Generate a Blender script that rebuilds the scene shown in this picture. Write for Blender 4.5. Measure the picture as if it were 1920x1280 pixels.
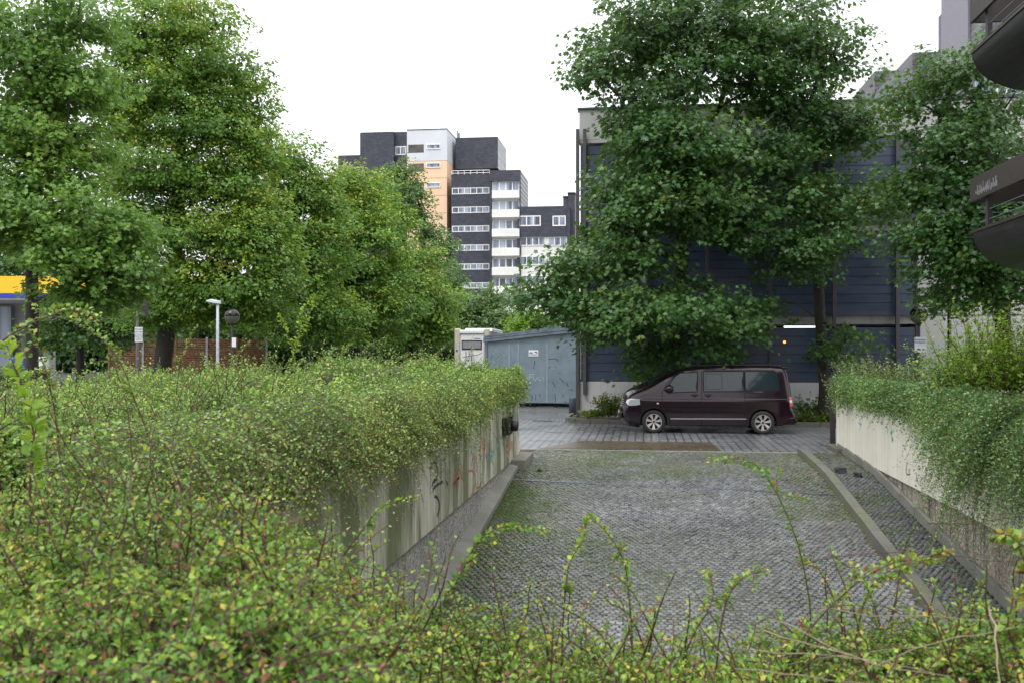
import bpy, bmesh, math, random
import numpy as np
from mathutils import Vector
from mathutils.geometry import delaunay_2d_cdt
for o in list(bpy.data.objects): bpy.data.objects.remove(o)
scene = bpy.context.scene
COL = scene.collection
PI = math.pi
rng = np.random.default_rng(7); random.seed(7)
# ------------------------------------------------------------------ camera
TH = math.radians(7.52)
FX = 1867.0; HZ = 652.0; CZ = 2.4
cam = bpy.data.cameras.new('camera'); cob = bpy.data.objects.new('camera', cam); COL.objects.link(cob)
cam.sensor_width = 36; cam.lens = 35; cam.shift_y = 12/1920
cam.clip_start = .05; cam.clip_end = 2000
cob.location = (0, 0, CZ); cob.rotation_euler = (PI/2, 0, TH)
cam.dof.use_dof = True; cam.dof.focus_distance = 21; cam.dof.aperture_fstop = 6.3
scene.camera = cob
# ------------------------------------------------------------------ sky + sun (overcast)
SUN_EL, SUN_AZ = math.radians(58), math.radians(200)
w = bpy.data.worlds.new('World'); scene.world = w; w.use_nodes = True
nt = w.node_tree; nt.nodes.clear()
sky = nt.nodes.new('ShaderNodeTexSky'); sky.sky_type = 'NISHITA'; sky.sun_disc = False
sky.sun_elevation = SUN_EL; sky.sun_rotation = SUN_AZ; sky.air_density = 1; sky.dust_density = 3
hs = nt.nodes.new('ShaderNodeHueSaturation'); hs.inputs['Saturation'].default_value = .35
tc = nt.nodes.new('ShaderNodeTexCoord'); ns = nt.nodes.new('ShaderNodeTexNoise'); ns.inputs['Scale'].default_value = 2.2; ns.inputs['Detail'].default_value = 5
cr = nt.nodes.new('ShaderNodeValToRGB'); cr.color_ramp.elements[0].color = (12.4, 12.9, 13.6, 1); cr.color_ramp.elements[1].color = (17, 17.1, 17.3, 1)
mx = nt.nodes.new('ShaderNodeMixRGB'); mx.inputs[0].default_value = .88
bg = nt.nodes.new('ShaderNodeBackground'); bg.inputs[1].default_value = .1
ow = nt.nodes.new('ShaderNodeOutputWorld')
L = nt.links.new
L(sky.outputs[0], hs.inputs['Color']); L(tc.outputs['Generated'], ns.inputs['Vector']); L(ns.outputs[0], cr.inputs[0])
sxyz = nt.nodes.new('ShaderNodeSeparateXYZ'); mr = nt.nodes.new('ShaderNodeMapRange'); mr.inputs['From Min'].default_value = 0; mr.inputs['From Max'].default_value = 1; mr.inputs['To Min'].default_value = .66; mr.inputs['To Max'].default_value = 1.5
vm = nt.nodes.new('ShaderNodeVectorMath'); vm.operation = 'SCALE'   # an overcast sky is brighter overhead than at the horizon
L(tc.outputs['Generated'], sxyz.inputs[0]); L(sxyz.outputs['Z'], mr.inputs['Value']); L(mx.outputs[0], vm.inputs[0]); L(mr.outputs[0], vm.inputs['Scale'])
L(hs.outputs[0], mx.inputs[1]); L(cr.outputs[0], mx.inputs[2]); L(vm.outputs[0], bg.inputs[0]); L(bg.outputs[0], ow.inputs[0])
sl = bpy.data.lights.new('sun', 'SUN'); sl.energy = 1.0; sl.angle = math.radians(25); sl.color = (1, .97, .92)
so = bpy.data.objects.new('sun', sl); COL.objects.link(so)
sd = Vector((math.sin(SUN_AZ)*math.cos(SUN_EL), math.cos(SUN_AZ)*math.cos(SUN_EL), math.sin(SUN_EL)))
so.rotation_euler = sd.to_track_quat('Z', 'Y').to_euler()
scene.view_settings.view_transform = 'Standard'; scene.view_settings.look = 'None'
scene.view_settings.exposure = 0.42; scene.view_settings.gamma = 1; scene.view_settings.use_curve_mapping = False
scene.render.engine = 'CYCLES'
scene.cycles.max_bounces = 6; scene.cycles.transparent_max_bounces = 6
# ------------------------------------------------------------------ projection helpers (site axes; ramp runs along +Y)
cT, sT = math.cos(TH), math.sin(TH)
F = np.array([-sT, cT, 0.]); R = np.array([cT, sT, 0.])
def P(px, py, d):
    p = F*d + R*((px-960)/FX*d); return np.array([p[0], p[1], CZ-(py-HZ)/FX*d])
def onY(px, py, Y):
    a = (px-960)/FX; d = Y/(cT+a*sT); return P(px, py, d)
def onX(px, py, X):
    a = (px-960)/FX; d = X/(-sT+a*cT); return P(px, py, d)
def ss(v, a, b):
    t = np.clip((v-a)/(b-a), 0, 1); return t*t*(3-2*t)
# ------------------------------------------------------------------ object helpers
ORG = {}
def tag(o, label=None, cat=None, group=None, kind=None):
    if label: o['label'] = label
    if cat: o['category'] = cat
    if group: o['group'] = group
    if kind: o['kind'] = kind
    return o
def thing(name, loc, label, cat, group=None):
    o = bpy.data.objects.new(name, None); COL.objects.link(o); o.location = tuple(loc); o.empty_display_size = .2
    ORG[o] = np.array(loc, float); return tag(o, label, cat, group)
def link(name, me, m, parent=None, smooth=False, bevel=0, seg=2):
    o = bpy.data.objects.new(name, me); COL.objects.link(o)
    if m is not None:
        for k in (m if isinstance(m, (list, tuple)) else [m]): me.materials.append(k)
    if parent is not None:
        o.parent = parent; org = ORG[parent]
        me.transform(__import__('mathutils').Matrix.Translation(Vector(-org)))
        ORG[o] = org
    else: ORG[o] = np.zeros(3)
    if smooth: me.polygons.foreach_set('use_smooth', np.ones(len(me.polygons), bool))
    if bevel:
        b = o.modifiers.new('b', 'BEVEL'); b.width = bevel; b.segments = seg; b.limit_method = 'ANGLE'
    return o
def npmesh(name, V, Fc, tint=None, fattr=None):
    """V (n,3), Fc (m,k) equal-size faces"""
    V = np.asarray(V, np.float32); Fc = np.asarray(Fc, np.int32)
    me = bpy.data.meshes.new(name); me.vertices.add(len(V)); me.vertices.foreach_set('co', V.ravel())
    m, k = Fc.shape; me.loops.add(m*k); me.loops.foreach_set('vertex_index', Fc.ravel())
    me.polygons.add(m); me.polygons.foreach_set('loop_start', np.arange(m, dtype=np.int32)*k)
    if tint is not None:
        a = me.attributes.new('tint', 'FLOAT_COLOR', 'POINT')
        c = np.ones((len(V), 4), np.float32); c[:, :tint.shape[1]] = tint; a.data.foreach_set('color', c.ravel())
    me.update(calc_edges=True); return me
class MB:
    def __init__(s): s.v = []; s.f = []
    def add(s, V, Fc):
        n = len(s.v); s.v += [tuple(map(float, p)) for p in V]; s.f += [tuple(i+n for i in f) for f in Fc]; return s
    def box(s, x0, x1, y0, y1, z0, z1, rz=0, c=None):
        V = np.array([(x, y, z) for z in (z0, z1) for y in (y0, y1) for x in (x0, x1)], float)
        if rz:
            c = V.mean(0) if c is None else np.array(c); q = V-c
            V = np.c_[q[:, 0]*math.cos(rz)-q[:, 1]*math.sin(rz), q[:, 0]*math.sin(rz)+q[:, 1]*math.cos(rz), q[:, 2]]+c
        return s.add(V, [(0, 2, 3, 1), (4, 5, 7, 6), (0, 1, 5, 4), (2, 6, 7, 3), (0, 4, 6, 2), (1, 3, 7, 5)])
    def prism(s, poly, a0, a1, axis='y'):
        n = len(poly); V = []
        for a in (a0, a1):
            for (u, v) in poly: V.append({'y': (u, a, v), 'x': (a, u, v), 'z': (u, v, a)}[axis])
        Fc = [tuple(range(n-1, -1, -1)), tuple(range(n, 2*n))]+[(i, (i+1) % n, (i+1) % n+n, i+n) for i in range(n)]
        return s.add(V, Fc)
    def tube(s, pts, rad, n=6, cap=True):
        pts = [np.array(p, float) for p in pts]; m = len(pts)
        rad = [rad]*m if np.isscalar(rad) else rad
        V = []; Fc = []
        for i, p in enumerate(pts):
            t = pts[min(i+1, m-1)]-pts[max(i-1, 0)]; t /= np.linalg.norm(t)+1e-9
            a = np.array([0, 0, 1.]) if abs(t[2]) < .9 else np.array([1., 0, 0])
            u = np.cross(t, a); u /= np.linalg.norm(u); v = np.cross(t, u)
            for k in range(n):
                an = 2*PI*k/n; V.append(p+(u*math.cos(an)+v*math.sin(an))*rad[i])
        for i in range(m-1):
            for k in range(n): Fc.append((i*n+k, i*n+(k+1) % n, (i+1)*n+(k+1) % n, (i+1)*n+k))
        if cap: Fc += [tuple(range(n-1, -1, -1)), tuple((m-1)*n+k for k in range(n))]
        return s.add(V, Fc)
    def lathe(s, prof, c, n=24, axis='z'):
        V = []; Fc = []; m = len(prof)
        for (r, h) in prof:
            for k in range(n):
                a = 2*PI*k/n; u, v = r*math.cos(a), r*math.sin(a)
                V.append({'z': (c[0]+u, c[1]+v, c[2]+h), 'y': (c[0]+u, c[1]+h, c[2]+v), 'x': (c[0]+h, c[1]+u, c[2]+v)}[axis])
        for i in range(m-1):
            for k in range(n): Fc.append((i*n+k, i*n+(k+1) % n, (i+1)*n+(k+1) % n, (i+1)*n+k))
        return s.add(V, Fc)
    def build(s, name, m, parent=None, smooth=False, bevel=0, seg=2, fix=True):
        me = bpy.data.meshes.new(name); me.from_pydata(s.v, [], s.f); me.update()
        if fix:
            bm = bmesh.new(); bm.from_mesh(me); bmesh.ops.recalc_face_normals(bm, faces=bm.faces); bm.to_mesh(me); bm.free()
        return link(name, me, m, parent, smooth, bevel, seg)
def box(name, m, x0, x1, y0, y1, z0, z1, parent=None, bevel=0):
    return MB().box(x0, x1, y0, y1, z0, z1).build(name, m, parent, bevel=bevel)
# ------------------------------------------------------------------ materials
class NG:
    def __init__(s, name):
        s.m = bpy.data.materials.new(name); s.m.use_nodes = True; s.t = s.m.node_tree; s.t.nodes.clear()
        s.out = s.n('ShaderNodeOutputMaterial'); s.b = s.n('ShaderNodeBsdfPrincipled'); s.l(s.b.outputs[0], s.out.inputs[0])
        s.tc = s.n('ShaderNodeTexCoord')
    def n(s, t): return s.t.nodes.new(t)
    def l(s, a, b): s.t.links.new(a, b)
    def map(s, sc=(1, 1, 1), rot=(0, 0, 0), loc=(0, 0, 0), src=None):
        m = s.n('ShaderNodeMapping'); m.inputs['Scale'].default_value = sc; m.inputs['Rotation'].default_value = rot; m.inputs['Location'].default_value = loc
        s.l(src or s.tc.outputs['Object'], m.inputs[0]); return m.outputs[0]
    def noise(s, scale, detail=4, rough=.6, vec=None, dist=0):
        n = s.n('ShaderNodeTexNoise'); n.inputs['Scale'].default_value = scale; n.inputs['Detail'].default_value = detail
        n.inputs['Roughness'].default_value = rough; n.inputs['Distortion'].default_value = dist
        s.l(vec or s.tc.outputs['Object'], n.inputs['Vector']); return n.outputs['Fac']
    def ramp(s, fac, stops, interp='LINEAR'):
        r = s.n('ShaderNodeValToRGB'); r.color_ramp.interpolation = interp; e = r.color_ramp.elements
        while len(e) < len(stops): e.new(.5)
        for k, (p, c) in enumerate(stops): e[k].position = p; e[k].color = (c if hasattr(c, '__len__') else (c, c, c))[:3]+(1,) if hasattr(c, '__len__') else (c, c, c, 1)
        s.l(fac, r.inputs[0]); return r.outputs[0]
    def mix(s, f, a, b, mode='MIX'):
        m = s.n('ShaderNodeMixRGB'); m.blend_type = mode
        for i, v in enumerate((f, a, b)):
            if isinstance(v, (int, float)): m.inputs[i].default_value = v if i == 0 else (v, v, v, 1)
            elif isinstance(v, tuple): m.inputs[i].default_value = v[:3]+(1,)
            else: s.l(v, m.inputs[i])
        return m.outputs[0]
    def bump(s, h, st=.3, dist=.02):
        b = s.n('ShaderNodeBump'); b.inputs['Strength'].default_value = st; b.inputs['Distance'].default_value = dist
        s.l(h, b.inputs['Height']); s.l(b.outputs[0], s.b.inputs['Normal']); return s
    def set(s, col=None, rough=None, spec=None, metal=None):
        for k, v in (('Base Color', col), ('Roughness', rough), ('Specular IOR Level', spec), ('Metallic', metal)):
            if v is None: continue
            if isinstance(v, tuple): s.b.inputs[k].default_value = v[:3]+(1,)
            elif isinstance(v, (int, float)): s.b.inputs[k].default_value = v
            else: s.l(v, s.b.inputs[k])
        return s
def plain(name, col, rough=.5, metal=0, spec=.5, var=.15, sc=6, bump=0):
    g = NG(name); f = g.noise(sc, 5)
    a = tuple(c*(1-var) for c in col); b = tuple(min(1, c*(1+var)) for c in col)
    g.set(g.ramp(f, [(.3, a), (.7, b)]), g.ramp(f, [(.3, max(0, rough-.08)), (.7, min(1, rough+.08))]), spec, metal)
    if bump: g.bump(g.noise(sc*8, 4), bump, .01)
    return g.m
def glossy(name, col, rough, metal=0, spec=.5, coat=0, ior=1.5):
    g = NG(name); g.set(col, rough, spec, metal); g.b.inputs['Coat Weight'].default_value = coat; g.b.inputs['Coat Roughness'].default_value = .04
    g.b.inputs['IOR'].default_value = ior; return g.m
def emit(name, col, st):
    g = NG(name); g.set(col, .5); g.b.inputs['Emission Color'].default_value = col+(1,); g.b.inputs['Emission Strength'].default_value = st; return g.m
def concrete(name, lo, hi, streak=1., algae=0., rough=.75, dark=(.09, .085, .07), sc=1., bump=.25, speck=0):
    g = NG(name)
    f = g.noise(1.3*sc, 6, .65); col = g.ramp(f, [(.25, lo), (.75, hi)])
    st = g.noise(1.0, 6, .7, g.map((9*sc, 9*sc, .35*sc)), .3)
    m = g.ramp(st, [(.48, 0.), (.68, 1.)])
    if streak: 
        k = g.n('ShaderNodeMath'); k.operation = 'MULTIPLY'; k.inputs[1].default_value = .75*streak; g.l(m, k.inputs[0])
        col = g.mix(k.outputs[0], col, dark)
    if algae:
        a = g.noise(1.0, 5, .6, g.map((1.1, 1.1, .25), loc=(3, 1, 7))); am = g.ramp(a, [(.44, 0.), (.56, 1.)])
        k = g.n('ShaderNodeMath'); k.operation = 'MULTIPLY'; k.inputs[1].default_value = algae; g.l(am, k.inputs[0])
        col = g.mix(k.outputs[0], col, (.11, .135, .05))
    if speck:
        v = g.n('ShaderNodeTexVoronoi'); v.inputs['Scale'].default_value = 42; g.l(g.tc.outputs['Object'], v.inputs['Vector'])
        s2 = g.ramp(v.outputs['Color'], [(.15, .25), (.8, 1.5)]); col = g.mix(speck, col, s2, 'MULTIPLY')
        g.set(col, rough); g.bump(v.outputs['Distance'], .6, .01); return g.m
    g.set(col, rough); g.bump(g.noise(40, 5, .7), bump, .01); return g.m
def leafmat(name, stops, rough=.4, trans=.35, spec=.5, tcol=(.25, .42, .04)):
    g = NG(name); at = g.n('ShaderNodeAttribute'); at.attribute_name = 'tint'
    sx = g.n('ShaderNodeSeparateColor'); g.l(at.outputs['Color'], sx.inputs[0])
    col = g.ramp(sx.outputs[0], stops)
    v = g.ramp(sx.outputs[1], [(0, .6), (1, 1.4)]); col = g.mix(1., col, v, 'MULTIPLY')
    g.set(col, rough, spec)
    tr = g.n('ShaderNodeBsdfTranslucent'); g.l(g.mix(.5, col, tcol, 'MIX'), tr.inputs[0])
    ms = g.n('ShaderNodeMixShader'); ms.inputs[0].default_value = trans
    g.l(g.b.outputs[0], ms.inputs[1]); g.l(tr.outputs[0], ms.inputs[2]); g.l(ms.outputs[0], g.out.inputs[0]); return g.m
M = {}
M['panelL'] = concrete('weathered_panel', (.50, .475, .39), (.70, .67, .56), 1., .9, dark=(.13, .125, .09))
M['panelR'] = concrete('pale_panel', (.70, .67, .57), (.84, .81, .70), .45, 0, dark=(.35, .3, .22))
M['aggr'] = concrete('aggregate', (.26, .25, .235), (.42, .40, .37), .35, 0, speck=.8, dark=(.07, .065, .06))
M['aggrR'] = concrete('aggregate_black', (.27, .235, .19), (.44, .39, .32), 1.3, 0, speck=.8, dark=(.012, .011, .014), sc=.5)
M['kerb'] = concrete('kerb_stone', (.16, .155, .14), (.27, .26, .24), .3, .2, dark=(.1, .1, .09))
M['kerbM'] = concrete('mossy_kerb', (.07, .067, .06), (.15, .143, .13), .3, .5, dark=(.1, .1, .09))
M['conc'] = concrete('concrete_grey', (.34, .34, .33), (.46, .46, .45), .25, 0, dark=(.2, .2, .19), sc=.5)
M['plinth'] = concrete('plinth', (.46, .45, .46), (.62, .61, .62), .25, 0, dark=(.2, .18, .16))
M['white'] = concrete('white_render', (.66, .66, .62), (.8, .8, .76), .2, 0, dark=(.4, .38, .32), sc=.3)
M['wdirty'] = concrete('dirty_ledge', (.5, .49, .45), (.7, .7, .66), 1.1, 0, dark=(.12, .12, .1), sc=1)
M['greyt'] = concrete('tower_grey', (.55, .57, .6), (.64, .66, .69), .1, 0, dark=(.4, .4, .4), sc=.2)
M['peach'] = concrete('tower_peach', (.80, .53, .35), (.86, .60, .41), .08, 0, dark=(.5, .3, .2), sc=.2)
def slate(name, a, b, w_, h_, mort):
    g = NG(name); br = g.n('ShaderNodeTexBrick'); g.l(g.map((1, 1, 1), (PI/2, 0, 0)), br.inputs['Vector'])
    br.inputs['Color1'].default_value = a+(1,); br.inputs['Color2'].default_value = b+(1,); br.inputs['Mortar'].default_value = mort+(1,)
    br.inputs['Scale'].default_value = 1; br.inputs['Brick Width'].default_value = w_; br.inputs['Row Height'].default_value = h_; br.inputs['Mortar Size'].default_value = .02
    g.set(g.mix(.35, br.outputs[0], g.ramp(g.noise(.7, 5), [(.3, .3), (.7, 1.5)]), 'MULTIPLY'), .5); g.bump(br.outputs['Fac'], -.3, .03); return g.m
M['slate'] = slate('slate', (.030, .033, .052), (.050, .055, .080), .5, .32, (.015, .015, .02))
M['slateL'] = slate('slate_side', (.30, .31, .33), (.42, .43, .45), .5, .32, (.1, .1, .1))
M['slateP'] = slate('slate_purple', (.075, .07, .095), (.12, .115, .14), .5, .32, (.02, .02, .03))
M['pane'] = NG('pane'); g = M['pane']; g.set(g.ramp(g.noise(.9, 2, .5, g.map((1, 1, .12))), [(.38, (.04, .05, .07)), (.5, (.16, .2, .27)), (.62, (.34, .38, .45))]), .12, .8); M['pane'] = g.m
M['frame'] = plain('window_frame_white', (.75, .75, .75), .4, var=.05)
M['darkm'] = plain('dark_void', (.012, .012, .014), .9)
M['slat'] = NG('blue_slat'); g = M['slat']; f = g.noise(.8, 4, .6, g.map((1, 1, 3)))
g.set(g.ramp(f, [(.3, (.019, .032, .064)), (.7, (.034, .053, .098))]), g.ramp(f, [(.3, .28), (.7, .45)]), .6); g.bump(g.noise(1, 3, .5, g.map((.5, .5, 14))), .15, .02); M['slat'] = g.m
M['slatg'] = plain('slat_frame', (.045, .052, .075), .45)
M['post'] = plain('steel_post_paint', (.06, .056, .06), .5)
M['dpost'] = plain('post_dark', (.035, .028, .03), .55)
M['zinc'] = NG('blue_grey_sheet'); g = M['zinc']; f = g.noise(1.6, 6, .65)
c1 = g.ramp(f, [(.3, (.13, .18, .215)), (.7, (.20, .26, .30))]); stn = g.ramp(g.noise(1, 6, .75, g.map((10, 10, 1.2))), [(.6, 0.), (.75, 1.)])
g.set(g.mix(stn, c1, (.09, .13, .16)), .5); g.bump(f, .2, .05); M['zinc'] = g.m
M['zincd'] = plain('roof_sheet', (.12, .155, .19), .5, var=.35, sc=4)
M['black'] = plain('black_plastic', (.012, .012, .013), .45)
M['bark'] = NG('bark'); g = M['bark']; f = g.noise(1, 6, .7, g.map((14, 14, 2.5))); g.set(g.ramp(f, [(.3, (.018, .015, .012)), (.7, (.06, .052, .042))]), .85); g.bump(f, .8, .03); M['bark'] = g.m
M['bronze'] = NG('dark_bronze_panel'); g = M['bronze']; f = g.noise(1, 6, .7, g.map((7, .8, 7)), .4); g.set(g.ramp(f, [(.3, (.012, .010, .012)), (.55, (.022, .020, .023)), (.8, (.05, .05, .054))]), g.ramp(f, [(.3, .35), (.7, .6)])); M['bronze'] = g.m
M['bronzeb'] = plain('brown_board', (.026, .018, .014), .5, var=.2)
M['scrape'] = plain('scraped_paint', (.16, .16, .17), .7)
M['asph'] = plain('asphalt', (.06, .06, .062), .45, var=.3, sc=3, bump=.3)
M['soil'] = plain('soil', (.045, .035, .024), .95, var=.4, sc=8, bump=.6)
M['joint'] = NG('joint_soil'); g = M['joint']; g.set(g.ramp(g.noise(2.2, 6, .7), [(.3, (.04, .035, .025)), (.5, (.06, .075, .022)), (.7, (.10, .14, .03))]), .9); g.bump(g.noise(60), .5, .01); M['joint'] = g.m
def settmat(name, dk, lt):
    g = NG(name); at = g.n('ShaderNodeAttribute'); at.attribute_name = 'tint'; sx = g.n('ShaderNodeSeparateColor'); g.l(at.outputs['Color'], sx.inputs[0])
    c = g.ramp(sx.outputs[0], [(0, dk), (.55, tuple((a+b)/2 for a, b in zip(dk, lt))), (.93, lt), (1, tuple(min(1, a*1.6) for a in lt))])
    f = g.noise(45, 4, .7); c = g.mix(.6, c, g.ramp(f, [(.3, .55), (.7, 1.4)]), 'MULTIPLY')
    wet = g.noise(.9, 4, .6); c = g.mix(.8, c, g.ramp(g.noise(.55, 4, .6, dist=.8), [(.35, .62), (.65, 1.25)]), 'MULTIPLY')
    mm_ = g.n('ShaderNodeMath'); mm_.operation = 'MULTIPLY'; g.l(g.ramp(g.noise(14, 6, .75), [(.42, 0.), (.62, 1.)]), mm_.inputs[0]); g.l(sx.outputs[1], mm_.inputs[1]); moss = mm_.outputs[0]
    c = g.mix(moss, c, (.095, .105, .035)); g.set(c, g.ramp(wet, [(.35, .24), (.65, .5)]), .5); g.bump(f, .35, .006); return g.m
M['sett'] = settmat('granite_sett', (.058, .060, .065), (.175, .176, .178))
M['settd'] = settmat('dark_sett', (.04, .042, .048), (.12, .125, .135))
def pavers(name, a, b, mort, rot=0, w_=.24, h_=.16, offset=.5, ms=.014):
    g = NG(name); br = g.n('ShaderNodeTexBrick'); v = g.map((1, 1, 1), (0, 0, rot)); g.l(v, br.inputs['Vector'])
    for k, c in (('Color1', a), ('Color2', b), ('Mortar', mort)): br.inputs[k].default_value = c+(1,)
    br.offset = offset; br.inputs['Scale'].default_value = 1; br.inputs['Brick Width'].default_value = w_; br.inputs['Row Height'].default_value = h_; br.inputs['Mortar Size'].default_value = ms; br.inputs['Bias'].default_value = 0
    c = g.mix(.7, br.outputs[0], g.ramp(g.noise(.6, 6, .65), [(.3, .7), (.7, 1.3)]), 'MULTIPLY')
    g.set(c, g.ramp(g.noise(.5, 4, .6), [(.35, .18), (.65, .4)]), .5); g.bump(br.outputs['Fac'], -.6, .012); return g.m
M['pav'] = pavers('street_pavers', (.17, .175, .19), (.22, .222, .23), (.04, .04, .04), PI/2, .17, .21, .5, .018)
M['pavf'] = pavers('fine_pavers', (.12, .12, .118), (.17, .165, .158), (.06, .06, .055), 0, .2, .1)
M['pavb'] = pavers('brown_pavers', (.075, .052, .038), (.10, .072, .052), (.06, .07, .025), PI/2, .17, .21, .5)
M['hill'] = plain('ground_far', (.07, .075, .05), .9, var=.3, sc=.3)
def gs(a, *s): return [(p, c) for p, c in s]
M['cot'] = leafmat('cotoneaster_leaf', [(0, (.04, .10, .022)), (.3, (.12, .24, .05)), (.6, (.25, .40, .085)), (.8, (.40, .47, .09)), (.92, (.40, .33, .09)), (.97, (.24, .11, .05)), (1, (.24, .06, .05))], .4, .3, .35)
M['cotf'] = leafmat('cotoneaster_front_leaf', [(0, (.03, .095, .018)), (.3, (.10, .23, .04)), (.6, (.21, .36, .06)), (.8, (.36, .45, .055)), (.9, (.48, .38, .07)), (.95, (.24, .09, .05)), (1, (.26, .055, .05))], .4, .35, .35)
M['cotr'] = leafmat('cotoneaster_right_leaf', [(0, (.03, .085, .03)), (.4, (.095, .21, .07)), (.7, (.19, .33, .10)), (.9, (.33, .42, .11)), (1, (.34, .22, .11))], .4, .3, .35)
M['twig'] = plain('red_brown_twig', (.075, .026, .026), .6, var=.3)
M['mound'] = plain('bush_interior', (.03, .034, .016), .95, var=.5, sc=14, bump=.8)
M['lime'] = leafmat('linden_leaf', [(0, (.05, .125, .02)), (.45, (.115, .235, .035)), (.75, (.24, .36, .04)), (.93, (.42, .45, .05)), (1, (.42, .36, .06))], .42, .35, .5)
M['maple'] = leafmat('maple_leaf_green', [(0, (.022, .068, .020)), (.5, (.055, .135, .035)), (.9, (.13, .23, .05)), (1, (.25, .24, .05))], .38, .32, .5)
M['mapleL'] = leafmat('left_maple_leaf', [(0, (.065, .145, .03)), (.5, (.14, .265, .05)), (.92, (.25, .38, .065)), (1, (.28, .17, .05))], .38, .4, .5)
M['willow'] = leafmat('grey_green_leaf', [(0, (.07, .14, .05)), (.5, (.12, .21, .07)), (1, (.20, .28, .08))], .45, .35)
M['fresh'] = leafmat('fresh_leaf', [(0, (.09, .21, .02)), (.5, (.18, .33, .03)), (1, (.34, .42, .04))], .4, .45)
M['weed'] = leafmat('weed_leaf', [(0, (.06, .12, .02)), (.6, (.11, .18, .03)), (.85, (.16, .2, .03)), (.93, (.14, .06, .035)), (1, (.18, .07, .04))], .5, .35)
M['litter'] = leafmat('dead_leaf', [(0, (.28, .12, .03)), (.5, (.22, .08, .03)), (1, (.36, .22, .06))], .5, .2)
M['straw'] = plain('dry_straw', (.26, .20, .14), .6, var=.25, sc=12)
# ------------------------------------------------------------------ ground, ramp, street
def rz(y): # ramp height along site y
    y = np.asarray(y, float)
    return np.where(y > 23.4, 0., np.where(y > 20.3, -(23.4-y)/3.1*.1, -.1-(20.3-y)*.105))
XL, XR = -2.71, 4.50        # outer faces of the facing panels
KX0, KX1 = 3.47, 3.65       # kerb of the raised strip
m = MB()
def sheet(x0, x1, y0, y1, z, nx=1, ny=1):
    return m.add([(x0, y0, z), (x1, y0, z), (x1, y1, z), (x0, y1, z)], [(0, 1, 2, 3)])
sheet(-600, 600, 23.4, 900, -.004); sheet(-600, -3.3, -40, 23.4, -.004); sheet(5.2, 600, -40, 23.4, -.004)
tag(m.build('ground', M['asph'], fix=False), kind='structure')
m = MB(); ys = [-14, 20.3, 23.4]
V = []; 
for y in ys: V += [(-3.3, y, float(rz(y))-.022), (5.2, y, float(rz(y))-.022)]
m.add(V, [(0, 1, 3, 2), (2, 3, 5, 4)]); tag(m.build('ramp_bed', M['joint'], fix=False), kind='structure')
def setts(name, x0, x1, y0, y1, dz, m_, s=.084, arc=.09, wv=1.15, lim=None):
    nx = int((x1-x0)/s); ny = int((y1-y0+arc)/s)
    I, J = np.meshgrid(np.arange(nx+1), np.arange(ny)); I = I.ravel(); J = J.ravel()
    x = x0+(I+.5+.5*(J % 2)-.5+rng.uniform(-.08, .08, I.shape))*s
    ph = (x-x0)/wv; fr = ph-np.floor(ph)
    y = y0+J*s+arc*(4*fr*(1-fr))+rng.uniform(-.08, .08, I.shape)*s
    slope = arc*4*(1-2*fr)/wv; rot = np.arctan(slope)*.8+rng.normal(0, .085, I.shape)
    k = (x > x0+s*.3) & (x < x1-s*.3) & (y > y0) & (y < y1); x, y, rot = x[k], y[k], rot[k]; n = len(x)
    hx = s*.5*rng.uniform(.72, .97, n); hy = s*.5*rng.uniform(.70, .95, n); tz = rng.normal(0, .004, n)+.012*np.sin(x*1.1+1)*np.sin(y*.8); tx = rng.normal(0, .016, n); ty = rng.normal(0, .016, n)
    rings = []
    for (sc, zz) in ((1., -.035), (1., -.009), (.93, -.003), (.76, .0005)):
        for (a, b) in ((-1, -1), (1, -1), (1, 1), (-1, 1)):
            lx = a*hx*sc*rng.uniform(.93, 1.05, n); ly = b*hy*sc*rng.uniform(.93, 1.05, n)
            X = x+lx*np.cos(rot)-ly*np.sin(rot); Y = y+lx*np.sin(rot)+ly*np.cos(rot)
            Z = rz(Y)+dz+zz+tz+lx*tx+ly*ty
            rings.append(np.stack([X, Y, Z], 1))
    V = np.stack(rings, 1).reshape(-1, 3)
    Fb = [(12, 13, 14, 15)]
    for r in range(3):
        for q in range(4): Fb.append((r*4+q, r*4+(q+1) % 4, (r+1)*4+(q+1) % 4, (r+1)*4+q))
    Fc = (np.array(Fb)[None]+np.arange(n)[:, None, None]*16).reshape(-1, 4)
    # patches of lighter and darker stone
    pn = .5+.25*np.sin(x*1.3+y*.7)+.25*np.sin(x*.6-y*1.1+2)
    t = np.clip(rng.uniform(0, 1, n)*.7+.3*pn, 0, 1)
    ms_ = np.clip(1.0-(x+2.56)/2.2, 0, 1)*.8+np.clip((y-19.6)/1.5, 0, 1)*(.45+.4*np.clip((x-1)/2.4, 0, 1))+.35*np.sin(x*1.7+y*.9)*np.sin(y*1.3-x); ms_ = np.clip(ms_+rng.normal(0, .2, n), 0, 1)
    T = np.repeat(np.stack([t, ms_, t], 1), 16, 0)
    me = npmesh(name, V, Fc, T); o = link(name, me, m_, None, smooth=True); return tag(o, kind='structure')
setts('cobblestone_ramp', -2.56, KX0, 8.5, 23.36, 0, M['sett'])
m = MB(); m.add([(KX1-.02, y, float(rz(y))+.0) for y in ys]+[(4.86, y, float(rz(y))+.0) for y in ys], [(0, 3, 4, 1), (1, 4, 5, 2)])
tag(m.build('pavement_bed', M['joint']), kind='structure')
setts('cobblestone_pavement', KX1, 4.47, 8.5, 23.3, .022, M['settd'], .086, .05, .55)
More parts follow.
